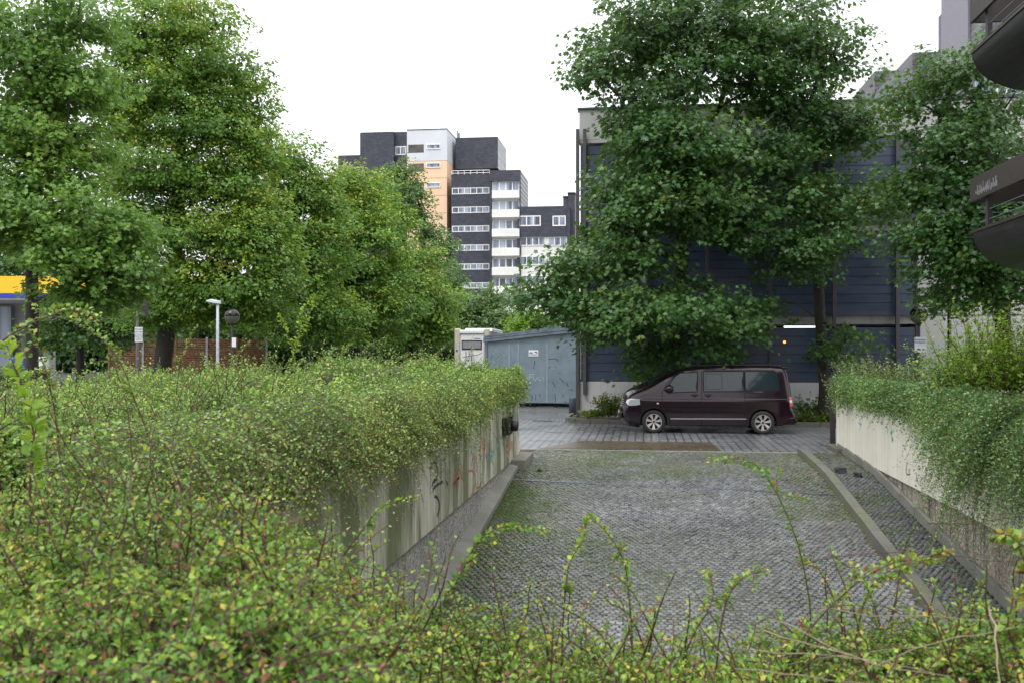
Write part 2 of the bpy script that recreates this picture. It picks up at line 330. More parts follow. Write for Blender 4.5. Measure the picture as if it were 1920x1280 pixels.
# kerb stones of the raised strip
m = MB(); y = 5.0
while y < 23.3:
    L_ = min(1.0, 23.36-y); j = rng.normal(0, .004, 2)
    m.add([(KX0+j[0], y+.006, float(rz(y))-.05), (KX1+j[0], y+.006, float(rz(y))-.05), (KX1+j[0], y+.006, float(rz(y))+.135+j[1]), (KX0+.012+j[0], y+.006, float(rz(y))+.135+j[1]),
           (KX0+j[0], y+L_-.006, float(rz(y+L_))-.05), (KX1+j[0], y+L_-.006, float(rz(y+L_))-.05), (KX1+j[0], y+L_-.006, float(rz(y+L_))+.135+j[1]), (KX0+.012+j[0], y+L_-.006, float(rz(y+L_))+.135+j[1])],
          [(0, 1, 2, 3), (7, 6, 5, 4), (0, 4, 5, 1), (1, 5, 6, 2), (2, 6, 7, 3), (3, 7, 4, 0)]); y += L_
tag(m.build('kerb', M['kerbM'], bevel=.012), kind='structure')
# street sheets
m = MB(); m.add([(-40, 23.4, .004), (40, 23.4, .004), (40, 34, .004), (-40, 34, .004)], [(0, 1, 2, 3)]); tag(m.build('street', M['pav'], fix=False), kind='structure')
m = MB(); m.add([(-40, 34, .006), (2.2, 34, .006), (2.2, 41, .006), (-40, 41, .006)], [(0, 1, 2, 3)]); tag(m.build('yard_pavement', M['pavf'], fix=False), kind='structure')
a = onY(1010, 845, 23.75); b = onY(1352, 845, 23.75)
m = MB(); m.add([(a[0], 23.62, .009), (b[0], 23.62, .009), (b[0]-.1, 25.75, .009), (a[0]+.9, 25.75, .009)], [(0, 1, 2, 3)]); tag(m.build('brown_paving_patch', M['pavb'], fix=False), kind='structure')
m = MB()
for k in range(9): m.box(-2.9+k*1.0, -2.9+k*1.0+.985, 23.37, 23.47, -.08, .014)
tag(m.build('edge_stone_row', M['kerb'], bevel=.006), kind='structure')
# drain channel across the ramp
A = np.array([-2.6, 19.45]); B = np.array([3.45, 18.75]); n_ = 60; m = MB(); m2 = MB()
for k in range(n_):
    p = A+(B-A)*k/n_; q = A+(B-A)*(k+.84)/n_; z = float(rz((p[1]+q[1])/2))
    an = math.atan2(B[1]-A[1], B[0]-A[0])
    m.box(p[0], q[0], p[1]-.06, p[1]+.06, z-.03, z+.010)
tag(m.build('drain_channel', plain('galvanised_grate', (.16, .18, .21), .35, .6), bevel=.004), 'narrow steel drain channel running straight across the cobbled ramp', 'drain')
mh = onY(1017, 787, 32.6); m = MB(); m.lathe([(0, .022), (.27, .022), (.28, .02), (.33, .02), (.335, 0)], (mh[0], 32.6, 0), 28)
tag(m.build('manhole_cover', plain('cast_iron', (.07, .07, .075), .4, .5)), 'round cast iron manhole cover in the street near the grey shed', 'manhole cover')
# ------------------------------------------------------------------ retaining walls
def strokes(lines, X, parent, mt, wd, out):
    m = MB()
    for pts in lines:
        q = [onX(u, v, X) for u, v in pts]
        # smooth
        q2 = []
        for i in range(len(q)-1):
            p0, p1, p2, p3 = q[max(i-1, 0)], q[i], q[i+1], q[min(i+2, len(q)-1)]
            for t in np.linspace(0, 1, 6, endpoint=False):
                q2.append(.5*((2*p1)+(-p0+p2)*t+(2*p0-5*p1+4*p2-p3)*t*t+(-p0+3*p1-3*p2+p3)*t**3))
        q2.append(q[-1]); V = []; n = len(q2)
        for i in range(n):
            t = q2[min(i+1, n-1)]-q2[max(i-1, 0)]; nn = np.array([0, -t[2], t[1]]); nn /= np.linalg.norm(nn)+1e-9
            ww = wd*(.6+.4*math.sin(i*1.7))*.5+wd*.15
            V += [(X+out, *(q2[i]+nn*ww)[1:]), (X+out, *(q2[i]-nn*ww)[1:])]
        m.add(V, [(2*i, 2*i+1, 2*i+3, 2*i+2) for i in range(n-1)])
    return m.build('graffiti', mt, parent)
wl = thing('retaining_wall', (XL, 12, 0), 'streaked grey green concrete retaining wall with graffiti left of the cobbled ramp', 'wall')
PT, PB = 1.25, .05
ed = [21.75, 19.6, 16.75, 13.62, 10.75, 7.8, 4.9, 2.0]
for a, b in zip(ed[:-1], ed[1:]): box('facing_panel', M['panelL'], XL-.14, XL, b+.012, a-.012, PB, PT, wl, bevel=.008)
m = MB(); m.prism([(-4, -3.2), (20.3, -.5), (20.3, PB-.004), (-4, PB-.004)], XL-.5, XL-.06, 'x'); m.build('aggregate_face', M['aggr'], wl)
m = MB(); y = 2.
while y < 20.2:
    y1 = y+1.0
    m.add([(XL-.06, y+.004, float(rz(y))-.1), (XL+.15, y+.004, float(rz(y))-.1), (XL+.15, y+.004, float(rz(y))+.09), (XL-.06, y+.004, float(rz(y))+.14),
           (XL-.06, y1-.004, float(rz(y1))-.1), (XL+.15, y1-.004, float(rz(y1))-.1), (XL+.15, y1-.004, float(rz(y1))+.09), (XL-.06, y1-.004, float(rz(y1))+.14)],
          [(0, 1, 2, 3), (7, 6, 5, 4), (1, 5, 6, 2), (2, 6, 7, 3)]); y = y1
m.build('footing', M['kerb'], wl)
gb = plain('black_spray', (.03, .032, .045), .6); gr = plain('red_spray', (.42, .15, .10), .7, var=.3, sc=20); gt = plain('teal_spray', (.13, .31, .31), .7, var=.3, sc=20); go = plain('orange_spray', (.62, .27, .18), .7, var=.3, sc=20)
def C5(l): return [(780+u/5.818, 740+v/5.818) for u, v in l]
strokes([C5([(162, 800), (175, 735), (200, 728), (225, 770), (240, 850), (225, 910), (185, 950), (170, 1000)]), C5([(180, 1060), (190, 1020), (235, 975), (290, 945)]), C5([(325, 945), (342, 965), (345, 985)]), C5([(200, 1108), (225, 1110), (248, 1160), (255, 1220), (240, 1285), (225, 1320)]), C5([(272, 690), (272, 800), (270, 900)])], XL, wl, gb, .045, .004)
strokes([C5([(525, 680), (508, 800), (505, 900), (528, 1005)]), C5([(560, 825), (600, 825), (640, 850), (648, 920), (628, 1030), (600, 1090)]), C5([(635, 650), (610, 720), (600, 820)]), C5([(655, 660), (665, 800), (655, 830)]), C5([(440, 800), (425, 870), (430, 950)]), C5([(400, 920), (470, 900)]), C5([(398, 980), (440, 930), (478, 890)]), C5([(440, 1000), (455, 800), (490, 850), (495, 930)]), C5([(400, 1080), (415, 960), (440, 990), (445, 900)]), C5([(648, 960), (660, 1010), (690, 1000), (710, 960)])], XL, wl, gr, .034, .004)
strokes([C5([(700, 520), (710, 560), (700, 640), (712, 680)]), C5([(722, 600), (735, 480), (750, 450), (750, 560), (742, 640), (748, 690)]), C5([(745, 590), (760, 550), (772, 590), (768, 640)]), C5([(975, 350), (980, 460), (995, 350), (1000, 420)]), C5([(1010, 340), (1005, 400), (1025, 400), (1022, 340), (1045, 380)]), C5([(990, 510), (985, 530)]), C5([(985, 570), (1000, 600), (1010, 520), (1012, 640)]), C5([(1020, 500), (1022, 610), (1035, 500), (1036, 600), (1048, 480), (1050, 600)]), C5([(990, 700), (992, 650), (1008, 680), (1012, 650)]), C5([(1035, 430), (1040, 460)]), C5([(698, 1000), (725, 900)])], XL, wl, go, .045, .004)
strokes([C5([(765, 640), (772, 720), (775, 650)]), C5([(800, 480), (812, 600), (800, 660), (840, 655)]), C5([(820, 500), (825, 620), (845, 610)]), C5([(850, 560), (852, 640)]), C5([(785, 700), (800, 680), (805, 780)]), C5([(820, 680), (845, 760)]), C5([(875, 440), (880, 540), (900, 530), (905, 440), (895, 500)]), C5([(920, 420), (925, 470), (945, 440)]), C5([(845, 860), (852, 780), (850, 820)]), C5([(915, 620), (925, 660)]), C5([(1065, 240), (1080, 330), (1095, 200), (1100, 320)]), C5([(1105, 200), (1115, 300), (1102, 390)]), C5([(1060, 330), (1075, 350)]), C5([(870, 570), (880, 600)])], XL, wl, gt, .045, .004)
# step block and lower corner at the end of the left wall
box('concrete_step', M['kerb'], XL-.1, XL+.30, 20.35, 21.9, -.25, .10, bevel=.015); tag(bpy.context.scene.objects['concrete_step'], 'small weathered concrete block at the far foot of the graffiti wall', 'step')
# wall lamp under the bush
wlp = thing('wall_lamp', (XL, 19.2, .9), 'black box floodlight with round hood fixed to the graffiti wall under the bush', 'lamp')
m = MB(); m.box(XL+.002, XL+.16, 19.0, 19.45, .72, 1.05); m.build('housing', M['black'], wlp, bevel=.015)
m = MB(); m.lathe([(0, 0), (.09, 0), (.10, .02), (.10, .1), (.085, .12), (0, .10)], (XL+.16, 19.28, .88), 18, 'x'); m.build('lens_hood', M['black'], wlp, smooth=True)
m = MB(); m.lathe([(0, 0), (.075, 0), (.08, .05), (.0, .06)], (XL+.12, 19.30, 1.08), 14, 'x'); m.build('sensor', M['black'], wlp, smooth=True)
m = MB(); m.tube([(XL+.05, 19.1, .72), (XL+.05, 19.15, .67), (XL+.05, 19.22, .68), (XL+.03, 19.25, .72)], .006); m.build('cable', M['black'], wlp)
# right wall
wr = thing('retaining_wall', (XR, 15, 0), 'pale cream concrete retaining wall with rain streaks right of the cobbled ramp', 'wall')
ed = [24.25, 21.55, 17.9, 14.6, 12.12]
for a, b in zip(ed[:-1], ed[1:]): box('facing_panel', M['panelR'], XR, XR+.14, b+.012, a-.012, PB, PT, wr, bevel=.008)
box('facing_panel', M['panelR'], XR-.05, XR+.034, 8.0, 12.1, PB-.25, PT, wr, bevel=.008); box('facing_panel', M['panelR'], XR-.05, XR+.034, 2.0, 7.97, PB-.25, PT, wr, bevel=.008)
m = MB(); m.prism([(-4, -3.2), (23.3, -.5), (23.3, PB-.004), (-4, PB-.004)], XR+.06, XR+.6, 'x'); m.build('aggregate_face', M['aggrR'], wr)
m = MB(); y = 4.
while y < 23.9:
    y1 = y+.95; a = float(rz(y))+.0; b = float(rz(y1))+.0
    m.add([(XR-.035, y+.006, a-.1), (XR+.06, y+.006, a-.1), (XR+.06, y+.006, a+.16), (XR-.035, y+.006, a+.16), (XR-.035, y1-.006, b-.1), (XR+.06, y1-.006, b-.1), (XR+.06, y1-.006, b+.16), (XR-.035, y1-.006, b+.2)],
          [(0, 1, 2, 3), (7, 6, 5, 4), (0, 4, 5, 1), (1, 5, 6, 2), (2, 6, 7, 3), (3, 7, 4, 0)]); y = y1
m.build('footing', M['kerb'], wr, bevel=.008)
box('end_block', M['kerbM'], XR-.16, XR+.5, 23.35, 24.6, -.2, .12, wr, bevel=.015)
def C6(l): return [(1600+u/5.818, 820+v/5.818) for u, v in l]
strokes([C6([(590, 265), (578, 380), (612, 400), (608, 340)]), C6([(688, 380), (700, 450), (715, 505)]), C6([(735, 530), (742, 460), (770, 430)]), C6([(965, 400), (960, 500), (975, 530), (990, 528)]), C6([(1040, 330), (1075, 370), (1078, 420)]), C6([(1038, 440), (1040, 555)]), C6([(1010, 520), (1018, 620)]), C6([(850, 540), (862, 570)])], XR, wr, gb, .022, -.004)
strokes([[(1612, 783), (1614, 800)], [(1610, 792), (1616, 795)], [(1672, 808), (1673, 826)], [(1613, 800), (1612, 806)]], XR, wr, plain('blue_spray', (.1, .45, .6), .7), .03, -.004)
strokes([[(1672, 802), (1670, 812), (1676, 806)], [(1674, 818), (1673, 826), (1676, 822)], [(1663, 800), (1665, 812)]], XR, wr, plain('green_spray', (.15, .6, .2), .7), .03, -.004)
# planting beds behind the walls and the deck the camera stands on
box('planting_bed', M['soil'], -11.5, XL-.52, -3, 21.5, -.3, 1.15); tag(bpy.context.scene.objects['planting_bed'], kind='structure')
o = box('planting_bed', M['soil'], XR+.62, 9.5, -3, 24.0, -.3, 1.15); tag(o, kind='structure')
o = box('bridge_deck', M['conc'], XL-.5, XR+.6, -10, 3.1, .35, .95); tag(o, kind='structure')
o = box('underpass_wall', M['aggr'], XL-.2, XR+.3, -6, -5.6, -3.5, .34); tag(o, kind='structure')
st = thing('steel_post', (4.35, 24.75, 0), 'dark brown square steel post at the far end of the pale wall', 'post')
p = onY(1561, 800, 24.9)
m = MB(); m.box(p[0]-.055, p[0]+.055, 24.85, 24.96, 0, 1.75); m.build('shaft', M['dpost'], st, bevel=.006)
m = MB(); m.box(p[0]-.10, p[0]+.10, 24.80, 25.01, 0, .02); m.build('base_plate', M['dpost'], st)
# ------------------------------------------------------------------ parking garage
GY = 33.6
gx0 = onY(1086, 700, GY)[0]; gx1 = onY(1718, 700, GY)[0]
gz = lambda py, px=1086: onY(px, py, GY)[2]
ga = thing('parking_garage', (gx0, GY, 0), 'dark blue slatted parking garage behind the van and the tall trees', 'garage')
ZT = gz(206); ZB = 1.27
sp = [3.22, 6.25, 9.25]       # spandrel bands (bottoms)
GX2 = 30.
box('parapet', M['conc'], gx0, gx1+.02, GY+.05, GY+.4, 9.42, ZT, ga, bevel=.01)
box('parapet_cap', M['slatg'], gx0-.06, gx1+.04, GY-.02, GY+.5, ZT, ZT+.06, ga)
box('roof_ledge', M['conc'], gx0, gx1, GY-.02, GY+.4, 9.28, 9.40, ga)
box('plinth', M['plinth'], gx0+.02, gx1, GY-.10, GY+.3, -.1, ZB, ga, bevel=.01)
fbm = concrete('shaded_band_concrete', (.2, .195, .19), (.3, .29, .28), .3, 0, dark=(.1, .1, .1))  # darker copy of the grey concrete, with the shade put into its colour
for zz in sp[:2]: box('floor_band', fbm, gx0, gx1, GY+.04, GY+.5, zz-.05, zz+.28, ga)
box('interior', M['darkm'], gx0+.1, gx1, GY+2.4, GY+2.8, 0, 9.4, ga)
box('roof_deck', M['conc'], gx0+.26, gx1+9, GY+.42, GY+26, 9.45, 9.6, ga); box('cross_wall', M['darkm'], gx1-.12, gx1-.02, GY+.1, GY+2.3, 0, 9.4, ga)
box('side_wall', M['conc'], gx0+.01, gx0+.25, GY+.5, GY+26, -.1, ZT-.05, ga)
for zz in (0., 3.25, 6.3): box('floor_slab', M['conc'], gx0+.26, gx1, GY+.55, GY+2.38, zz-.12, zz, ga)
bays = [onY(px, 600, GY)[0] for px in (1097, 1211, 1325, 1443, 1562, 1680)]
eds = [gx0+.03]+bays+[gx1]
for zlo, zhi in ((ZB+.05, 3.12), (3.56, 6.16), (6.58, 9.24)):
    for i in range(len(eds)-1):
        a, b = eds[i]+.03, eds[i+1]-.03
        m = MB(); z = zlo; h = .29; first = True
        while z < zhi-.1:
            hh = min(h, zhi-z)
            skip = (i == 4) and zlo < 1 and z+hh > 3.03
            if not skip: m.prism([(GY+.00, z+.010), (GY+.035, z+.010), (GY+.05, z+hh), (GY+.015, z+hh)], a, b, 'x')
            z += h
        m.build('louvre_panel', M['slat'], ga)
    box('louvre_frame', M['slatg'], gx0+.03, gx1, GY-.06, GY-.01, zlo-.12, zlo+.02, ga)
for x in [gx0-.04]+bays:
    m = MB(); m.box(x-.055, x+.055, GY-.26, GY-.10, (.86 if x < eds[2] else .5) if x > gx0 else .1, 9.72); m.build('post', M['post'], ga, bevel=.006)
# rows of joint rivets / brackets
for x in bays:
    for z in (1.45, 3.3, 6.35, 9.3): box('bracket', M['post'], x-.03, x+.03, GY-.097, GY-.065, z, z+.08, ga)
tb = emit('tube_light', (1., .80, .62), 2.2); ob = emit('orange_bulb', (1., .30, .06), 2.5)
def tube(pxa, pxb, py, lab, d=.35):
    a = onY(pxa, py, GY+d); b = onY(pxb, py, GY+d)
    t = thing('tube_lamp', tuple((a+b)/2), lab, 'lamp', )
    m = MB(); m.tube([a, b], .025, 8); m.build('tube', tb, t, smooth=True)
    m = MB(); m.box(a[0]-.05, b[0]+.05, a[1]-.04, a[1]+.04, a[2]+.03, a[2]+.08); m.build('batten', M['frame'], t)
tube(1470, 1535, 613, 'lit fluorescent tube in the garage opening above the van and left of the trunk')
tube(1542, 1562, 292, 'short lit fluorescent tube high in the garage behind the maple branches', .02)
for (px, py, lab) in ((1471, 641, 'small orange bulb glowing below the long tube lamp in the garage'), (1457, 489, 'small orange bulb glowing behind the slats high above the van')):
    a = onY(px, py, GY-.05); m = MB(); m.lathe([(.0, -.045), (.035, -.03), (.045, 0), (.03, .035), (0, .045)], a, 12, 'z'); t = thing('bulb_lamp', tuple(a), lab, 'lamp')
    m.build('bulb', ob, t, smooth=True); m = MB(); m.box(a[0]-.03, a[0]+.03, a[1]-.02, a[1]+.06, a[2]+.04, a[2]+.08); m.build('holder', M['black'], t)
# stair core right of the slats
sc_ = thing('stair_core', (gx1, GY, 0), 'bare grey concrete block adjoining the right end of the slatted garage', 'building')
jx = onY(1778, 500, GY)[0]
zc = onY(1800, 186, GY-.1)[2]
for (a, b) in ((gx1+.0, jx-.05), (jx+.05, jx+3.6), (jx+3.66, jx+8)):
    z = -.1
    for zt in (3.45, 6.5, 9.5, zc):
        box('concrete_panel', M['conc'], a+.01, b-.01, GY-.12, GY+.3, z, zt-.03, sc_, bevel=.01); z = zt
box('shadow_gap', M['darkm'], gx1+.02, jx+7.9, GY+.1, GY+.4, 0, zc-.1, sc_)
box('cap', M['slatg'], gx1, jx+8, GY-.2, GY+.5, zc, zc+.08, sc_)
for i in range(5):
    a = onY(1868+i*17, 180, GY+1.); box('roof_window', M['frame'], a[0], a[0]+.06, GY+1, GY+1.06, zc+.1, zc+1.1, sc_)
m = MB(); m.box(jx+1.2, jx+8, GY+1.1, GY+1.2, zc+.05, zc+1.2); m.build('roof_glazing', M['pane'], sc_)
# down pipe between shed and garage
m = MB(); q = onY(1074, 740, 35.2); m.lathe([(.0, 0), (.14, 0), (.13, .62), (.12, .64), (0, .64)], (q[0], 35.2, 0.), 16); tag(m.build('litter_bin', M['slatg'], smooth=True), 'slim dark grey cylinder standing between the shed and the garage corner', 'bollard')
# ------------------------------------------------------------------ sheet metal shed
SY = 40.3
def s(px, py): return onY(px, py, SY)
sh = thing('metal_shed', (s(998, 700)[0], SY, 0), 'blue grey sheet metal shed with a slanting roof beside the garage', 'shed')
xa, xb = s(912, 700)[0], s(1084, 700)[0]
za, zb, zf = s(912, 636)[2], s(1084, 617)[2], s(912, 648)[2]
m = MB(); m.prism([(xa, .28), (xb, .12), (xb, zb-.12), (xa, za-.12)], SY, SY+6, 'y'); m.build('body', M['zinc'], sh)
js = [xa+.06, s(955, 700)[0], s(972, 700)[0], s(1026, 700)[0], xb-.02]
for i in range(4):
    a, b = js[i], js[i+1]; k = lambda x: za-.42+(s(1000, 646)[2]*0+0.0)
    ztop = s(1000, 645)[2]
    m = MB(); m.box(a+.008, b-.008, SY-.028, SY-.003, .17, ztop-.02*i); m.build('sheet_panel', M['zinc'], sh, bevel=.004)
    m = MB(); m.box(b-.035, b+.035, SY-.045, SY-.03, .17, ztop+.03); m.build('joint_strip', plain('joint_strip', (.22, .28, .33), .5), sh)
m = MB(); m.prism([(xa, s(912, 652)[2]), (xb, s(1084, 650)[2]), (xb, zb-.14), (xa, za-.14)], SY-.02, SY-.001, 'y'); m.build('gable_sheet', M['zinc'], sh)
m = MB()
for (e, f0, f1) in ((.0, -.12, -.02), (.10, 0., .06), (.25, .08, .14)):
    m.prism([(xa-.12, za+f0), (xb+.02, zb+f0+.02*e), (xb+.02, zb+f1+.3*e), (xa-.12, za+f1)], SY-.16+e*.5, SY+6.1, 'y')
m.build('roof', M['zincd'], sh)
m = MB(); m.box(xa-.05, xa+.05, SY-.06, SY+.02, .1, za-.1); m.build('corner_post', M['zincd'], sh)
for k in range(5): box('foot', M['darkm'], xa+.2+k*.85, xa+.35+k*.85, SY+.1, SY+.4, 0, .29-.03*k, sh)
sg = thing('warning_sign', tuple(s(1000, 661)), 'small white sign with two black silhouettes on the metal shed', 'sign')
a, b = s(991.5, 656), s(1009.5, 667.5); m = MB(); m.box(a[0], b[0], SY-.05, SY-.032, b[2], a[2]); m.build('plate', plain('sign_white', (.8, .8, .82), .4, var=.02), sg, bevel=.004)
m = MB()
for (u0, v0, pts) in ((992.5, 0, [(0, 662), (1.2, 660), (2.6, 660.3), (3.2, 658), (4.1, 660.6), (6, 659.6), (7.4, 661.6), (5, 662.2), (3, 661.3), (1.6, 662.4)]), (1001.5, 0, [(0, 660.2), (2, 658.8), (4, 658.6), (7, 661), (5.5, 662), (3, 660.4), (1, 660.8)])):
    m.prism([(s(u0+u, v)[0], s(u0+u, v)[2]) for u, v in pts], SY-.054, SY-.0505, 'y')
m.build('silhouette', M['black'], sg)
m = MB()
for v in (663.7, 665.4):
    for k in range(9):
        c0, c1 = s(993+k*1.7, v), s(994.1+k*1.7, v); m.box(c0[0], c1[0], SY-.054, SY-.0505, c0[2]-.010, c0[2]+.012)
m.build('text_lines', plain('text_blue', (.12, .2, .3), .5), sg)
def strY(lines, Y, parent, mt, wd, nm):
    m = MB()
    for pts in lines:
        q = [onY(980+u/10.667, 645+v/10.667, Y) for u, v in pts]; V = []; n = len(q)
        for i in range(n):
            t = q[min(i+1, n-1)]-q[max(i-1, 0)]; nn = np.array([-t[2], 0, t[0]]); nn /= np.linalg.norm(nn)+1e-9
            V += [tuple(q[i]+nn*wd), tuple(q[i]-nn*wd)]
        m.add(V, [(2*i, 2*i+1, 2*i+3, 2*i+2) for i in range(n-1)])
    m.build(nm, mt, parent)
strY([[(130, 720), (132, 600)], [(130, 600), (235, 600)], [(135, 650), (210, 645)], [(215, 650), (222, 700), (250, 712), (280, 690), (290, 645)], [(350, 660), (322, 670), (318, 700), (345, 720), (372, 710)], [(400, 640), (395, 710)], [(392, 690), (425, 665)], [(395, 690), (425, 735)]], SY-.031, sh, plain('faint_chalk', (.36, .42, .46), .8), .013, 'scrawl')
strY([[(640, 292), (690, 300), (712, 345)], [(520, 300), (580, 290), (640, 292)], [(520, 480), (560, 440)], [(650, 440), (672, 460)], [(735, 675), (780, 720), (830, 760)], [(600, 750), (650, 860)], [(645, 985), (650, 1080), (655, 1160)], [(915, 900), (930, 925)], [(955, 905), (1000, 912)], [(880, 760), (912, 850)], [(725, 860), (730, 875)], [(262, 1010), (262, 1120)], [(345, 990), (345, 1060)], [(495, 950), (505, 1010)], [(850, 1130), (856, 1180)], [(220, 440), (222, 490)], [(240, 330), (236, 420)], [(730, 572), (755, 578)], [(540, 740), (550, 745)], [(180, 1010), (195, 1060), (180, 1130)], [(810, 1000), (806, 1060)]], SY-.031, sh, M['black'], .012, 'paint_mark')
# ------------------------------------------------------------------ kerbed island with plants in front of the garage
m = MB()
def kerbline(pts, m, w_=.14, z0=-.05, z1=.15, seg=1.0):
    for i in range(len(pts)-1):
        p, q = np.array(pts[i]), np.array(pts[i+1]); Ls = np.linalg.norm(q-p); k = max(1, int(round(Ls/seg)))
        t = (q-p)/Ls; nn = np.array([-t[1], t[0]])
        for j in range(k):
            a = p+(q-p)*(j/k)+t*.006; b = p+(q-p)*((j+1)/k)-t*.006; dz = rng.normal(0, .003)
            c = [a, b, b+nn*w_, a+nn*w_]; m.prism([(v[0], v[1]) for v in c], z0, z1+dz, 'z')
KY = 31.0
x_ = onY(1062, 780, 33.5)[0]
arc = [(x_+.05, 34.6), (x_, 33.2), (x_+.03, 32.6), (x_+.16, 32.2), (x_+.42, 31.9), (x_+.9, 31.65), (x_+1.5, 31.45), (x_+2.2, 31.3), (4.6, KY+.15), (6, KY), (30, KY-.2)]
arc = arc
kerbline(arc, m, seg=.9); tag(m.build('kerb', M['kerbM'], bevel=.01), kind='structure')
m = MB(); pl = [(x, y) for x, y in arc]+[(30, 33.5), (gx0, 33.5)]; m.prism([(x+.07, y+.05) for x, y in pl], -.05, .10, 'z'); tag(m.build('planting_soil', M['soil']), kind='structure')
# ------------------------------------------------------------------ apartment complex
def winrow(par, x0, x1, z0, z1, Y, n, fr=.09, dep=.06, pan=M['pane']):
    m = MB(); w_ = (x1-x0); 
    m.box(x0, x1, Y-dep, Y+.02, z0, z0+fr); m.box(x0, x1, Y-dep, Y+.02, z1-fr, z1)
    for i in range(n+1):
        x = x0+(w_-fr)*i/n; m.box(x, x+fr, Y-dep+.004, Y+.02, z0+fr, z1-fr)
    f = m.build('window', M['frame'], par)
    m = MB(); m.box(x0+fr*.5, x1-fr*.5, Y-.02, Y+.0, z0+fr*.5, z1-fr*.5); m.build('pane', pan, f)
AY = 141.
def q(px, py, Y=AY): return onY(px, py, Y)
def blk(par, name, mt, pxa, pxb, pya, pyb, Y=AY, dep=10, bev=0):
    a = q(pxa, pya, Y); b = q(pxb, pyb, Y); return box(name, mt, a[0], b[0], Y, Y+dep, min(b[2], a[2]), max(a[2], b[2]), par, bev)
def zq(py, px=850, Y=AY): return q(px, py, Y)[2]
tw = thing('apartment_tower', tuple(q(800, 652)*[1, 1, 0]), 'tall apartment tower with grey top and peach orange lower walls', 'building')
blk(tw, 'rear_wing', M['slate'], 634, 677, 292, 640, AY+4)
blk(tw, 'slate_wing', M['slate'], 675, 738, 249, 640, AY+2)
blk(tw, 'slate_bay', M['slate'], 737, 764, 248, 640, AY+3)
ww = q(740, 275, AY+3); w2 = q(762, 291, AY+3); winrow(tw, ww[0], w2[0], w2[2], ww[2], AY+3, 2, .16)
a, b = q(763, 245), q(838, 301)
box('grey_wall', M['greyt'], a[0], b[0], AY, AY+8, b[2], a[2], tw)
box('grey_cap', M['slatg'], a[0]-.05, b[0]+.05, AY-.06, AY+8.1, a[2], a[2]+.12, tw)
c = q(838, 640); box('peach_wall', M['peach'], a[0], b[0], AY+.01, AY+8, c[2], b[2], tw)
m = MB()
for py in (301, 333, 366, 399): m.box(a[0]-.01, b[0]+.015, AY-.012, AY+8.02, zq(py)-.03, zq(py)+.03)
m.build('joint_line', plain('joint', (.45, .3, .2), .8), tw)
for py in (271, 306, 343): 
    u, v = q(799.5, py), q(826, py+9); winrow(tw, u[0], v[0], v[2], u[2], AY-.01, 1, .13, .1)
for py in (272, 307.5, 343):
    u, v = q(765.5, py), q(794.5, py+14.5); m = MB(); m.box(u[0], v[0], AY-.02, AY+.005, v[2], u[2]); m.build('balcony_shade_panel', plain('balcony_shadow', (.10, .085, .075), .8, var=.5, sc=1), tw)  # flat dark panels, the shade of the balcony recesses painted as colour
blk(tw, 'slate_block', M['slate'], 854, 933, 259, 316, AY+4, 9)
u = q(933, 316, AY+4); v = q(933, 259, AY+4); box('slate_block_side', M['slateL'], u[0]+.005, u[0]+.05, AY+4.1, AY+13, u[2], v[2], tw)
blk(tw, 'terrace_recess', plain('dark_red_panel', (.09, .02, .022), .6), 854, 926, 316, 330, AY+5, 8)
blk(tw, 'parapet_wall', M['slate'], 854, 933, 328, 640, AY+5.5, 7)
m = MB(); ra = q(847, 321, AY+.3); rb = q(918, 321, AY+.3)
for dz in (0, -.35): m.tube([(ra[0], AY+.3, ra[2]+dz), (rb[0], AY+.3, ra[2]+dz)], .05, 5)
for k in range(7): x = ra[0]+(rb[0]-ra[0])*k/6; m.tube([(x, AY+.3, ra[2]-.8), (x, AY+.3, ra[2])], .045, 5)
m.build('railing', M['frame'], tw)
for (px, py0) in ((858, 246), (861, 250)):
    m = MB(); t = q(px, py0, AY+7); m.tube([(t[0], AY+7, t[2]-1.5), (t[0], AY+7, t[2])], .12, 8); m.build('vent_pipe', M['zinc'], tw)
rbk = thing('apartment_block', tuple(q(900, 652)*[1, 1, 0]), 'dark slate apartment block with white ribbon windows and white balcony column', 'building')
YB = AY-1.5
blk(rbk, 'slate_wall', M['slate'], 846, 919, 328, 640, YB, 9)
for k in range(7):
    py = 353+k*35.5; u, v = q(847.5, py, YB), q(917.5, py+10.5, YB); winrow(rbk, u[0], v[0], v[2], u[2], YB-.0, 6, .11)
YC = YB-1.6
blk(rbk, 'column_core', M['slate'], 918.5, 975, 320, 640, YC+.5, 8)
blk(rbk, 'column_cap', M['slate'], 918, 975.5, 320, 339.5, YC, 8.4)
for (u0, u1) in ((918, 922), (973.8, 975.6)): blk(rbk, 'edge_strip', M['slate'], u0, u1, 339.5, 640, YC, 1)
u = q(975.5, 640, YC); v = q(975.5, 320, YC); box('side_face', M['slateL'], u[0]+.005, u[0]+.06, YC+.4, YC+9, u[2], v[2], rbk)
for k in range(7):
    py = 340+k*36.1
    u, v = q(922.5, py, YC), q(973.5, py+17.5, YC); winrow(rbk, u[0], v[0], v[2], u[2], YC+.35, 4, .13, .06)
    blk(rbk, 'balcony_parapet', M['white'], 922.3, 973.6, py+17.5, py+31.5, YC-.25, .8)
    a = q(922.3, py+31.5, YC-.4); b = q(973.6, py+35, YC-.4); m = MB(); m.prism([(YC-.05, a[2]-.28), (YC+.5, a[2]-.28), (YC+.5, a[2]-.003), (YC-.34, a[2]-.003)], a[0], b[0], 'x'); m.build('ledge', M['wdirty'], rbk)
lb = thing('apartment_block', tuple(q(1020, 652)*[1, 1, 0]), 'lower slate and white apartment block standing left of the garage', 'building')
YD = AY-3
blk(lb, 'upper_wall', M['slate'], 970, 1066, 388, 443, YD, 9)
blk(lb, 'lower_wall', M['white'], 971.5, 1068, 443, 640, YD+.3, 9)
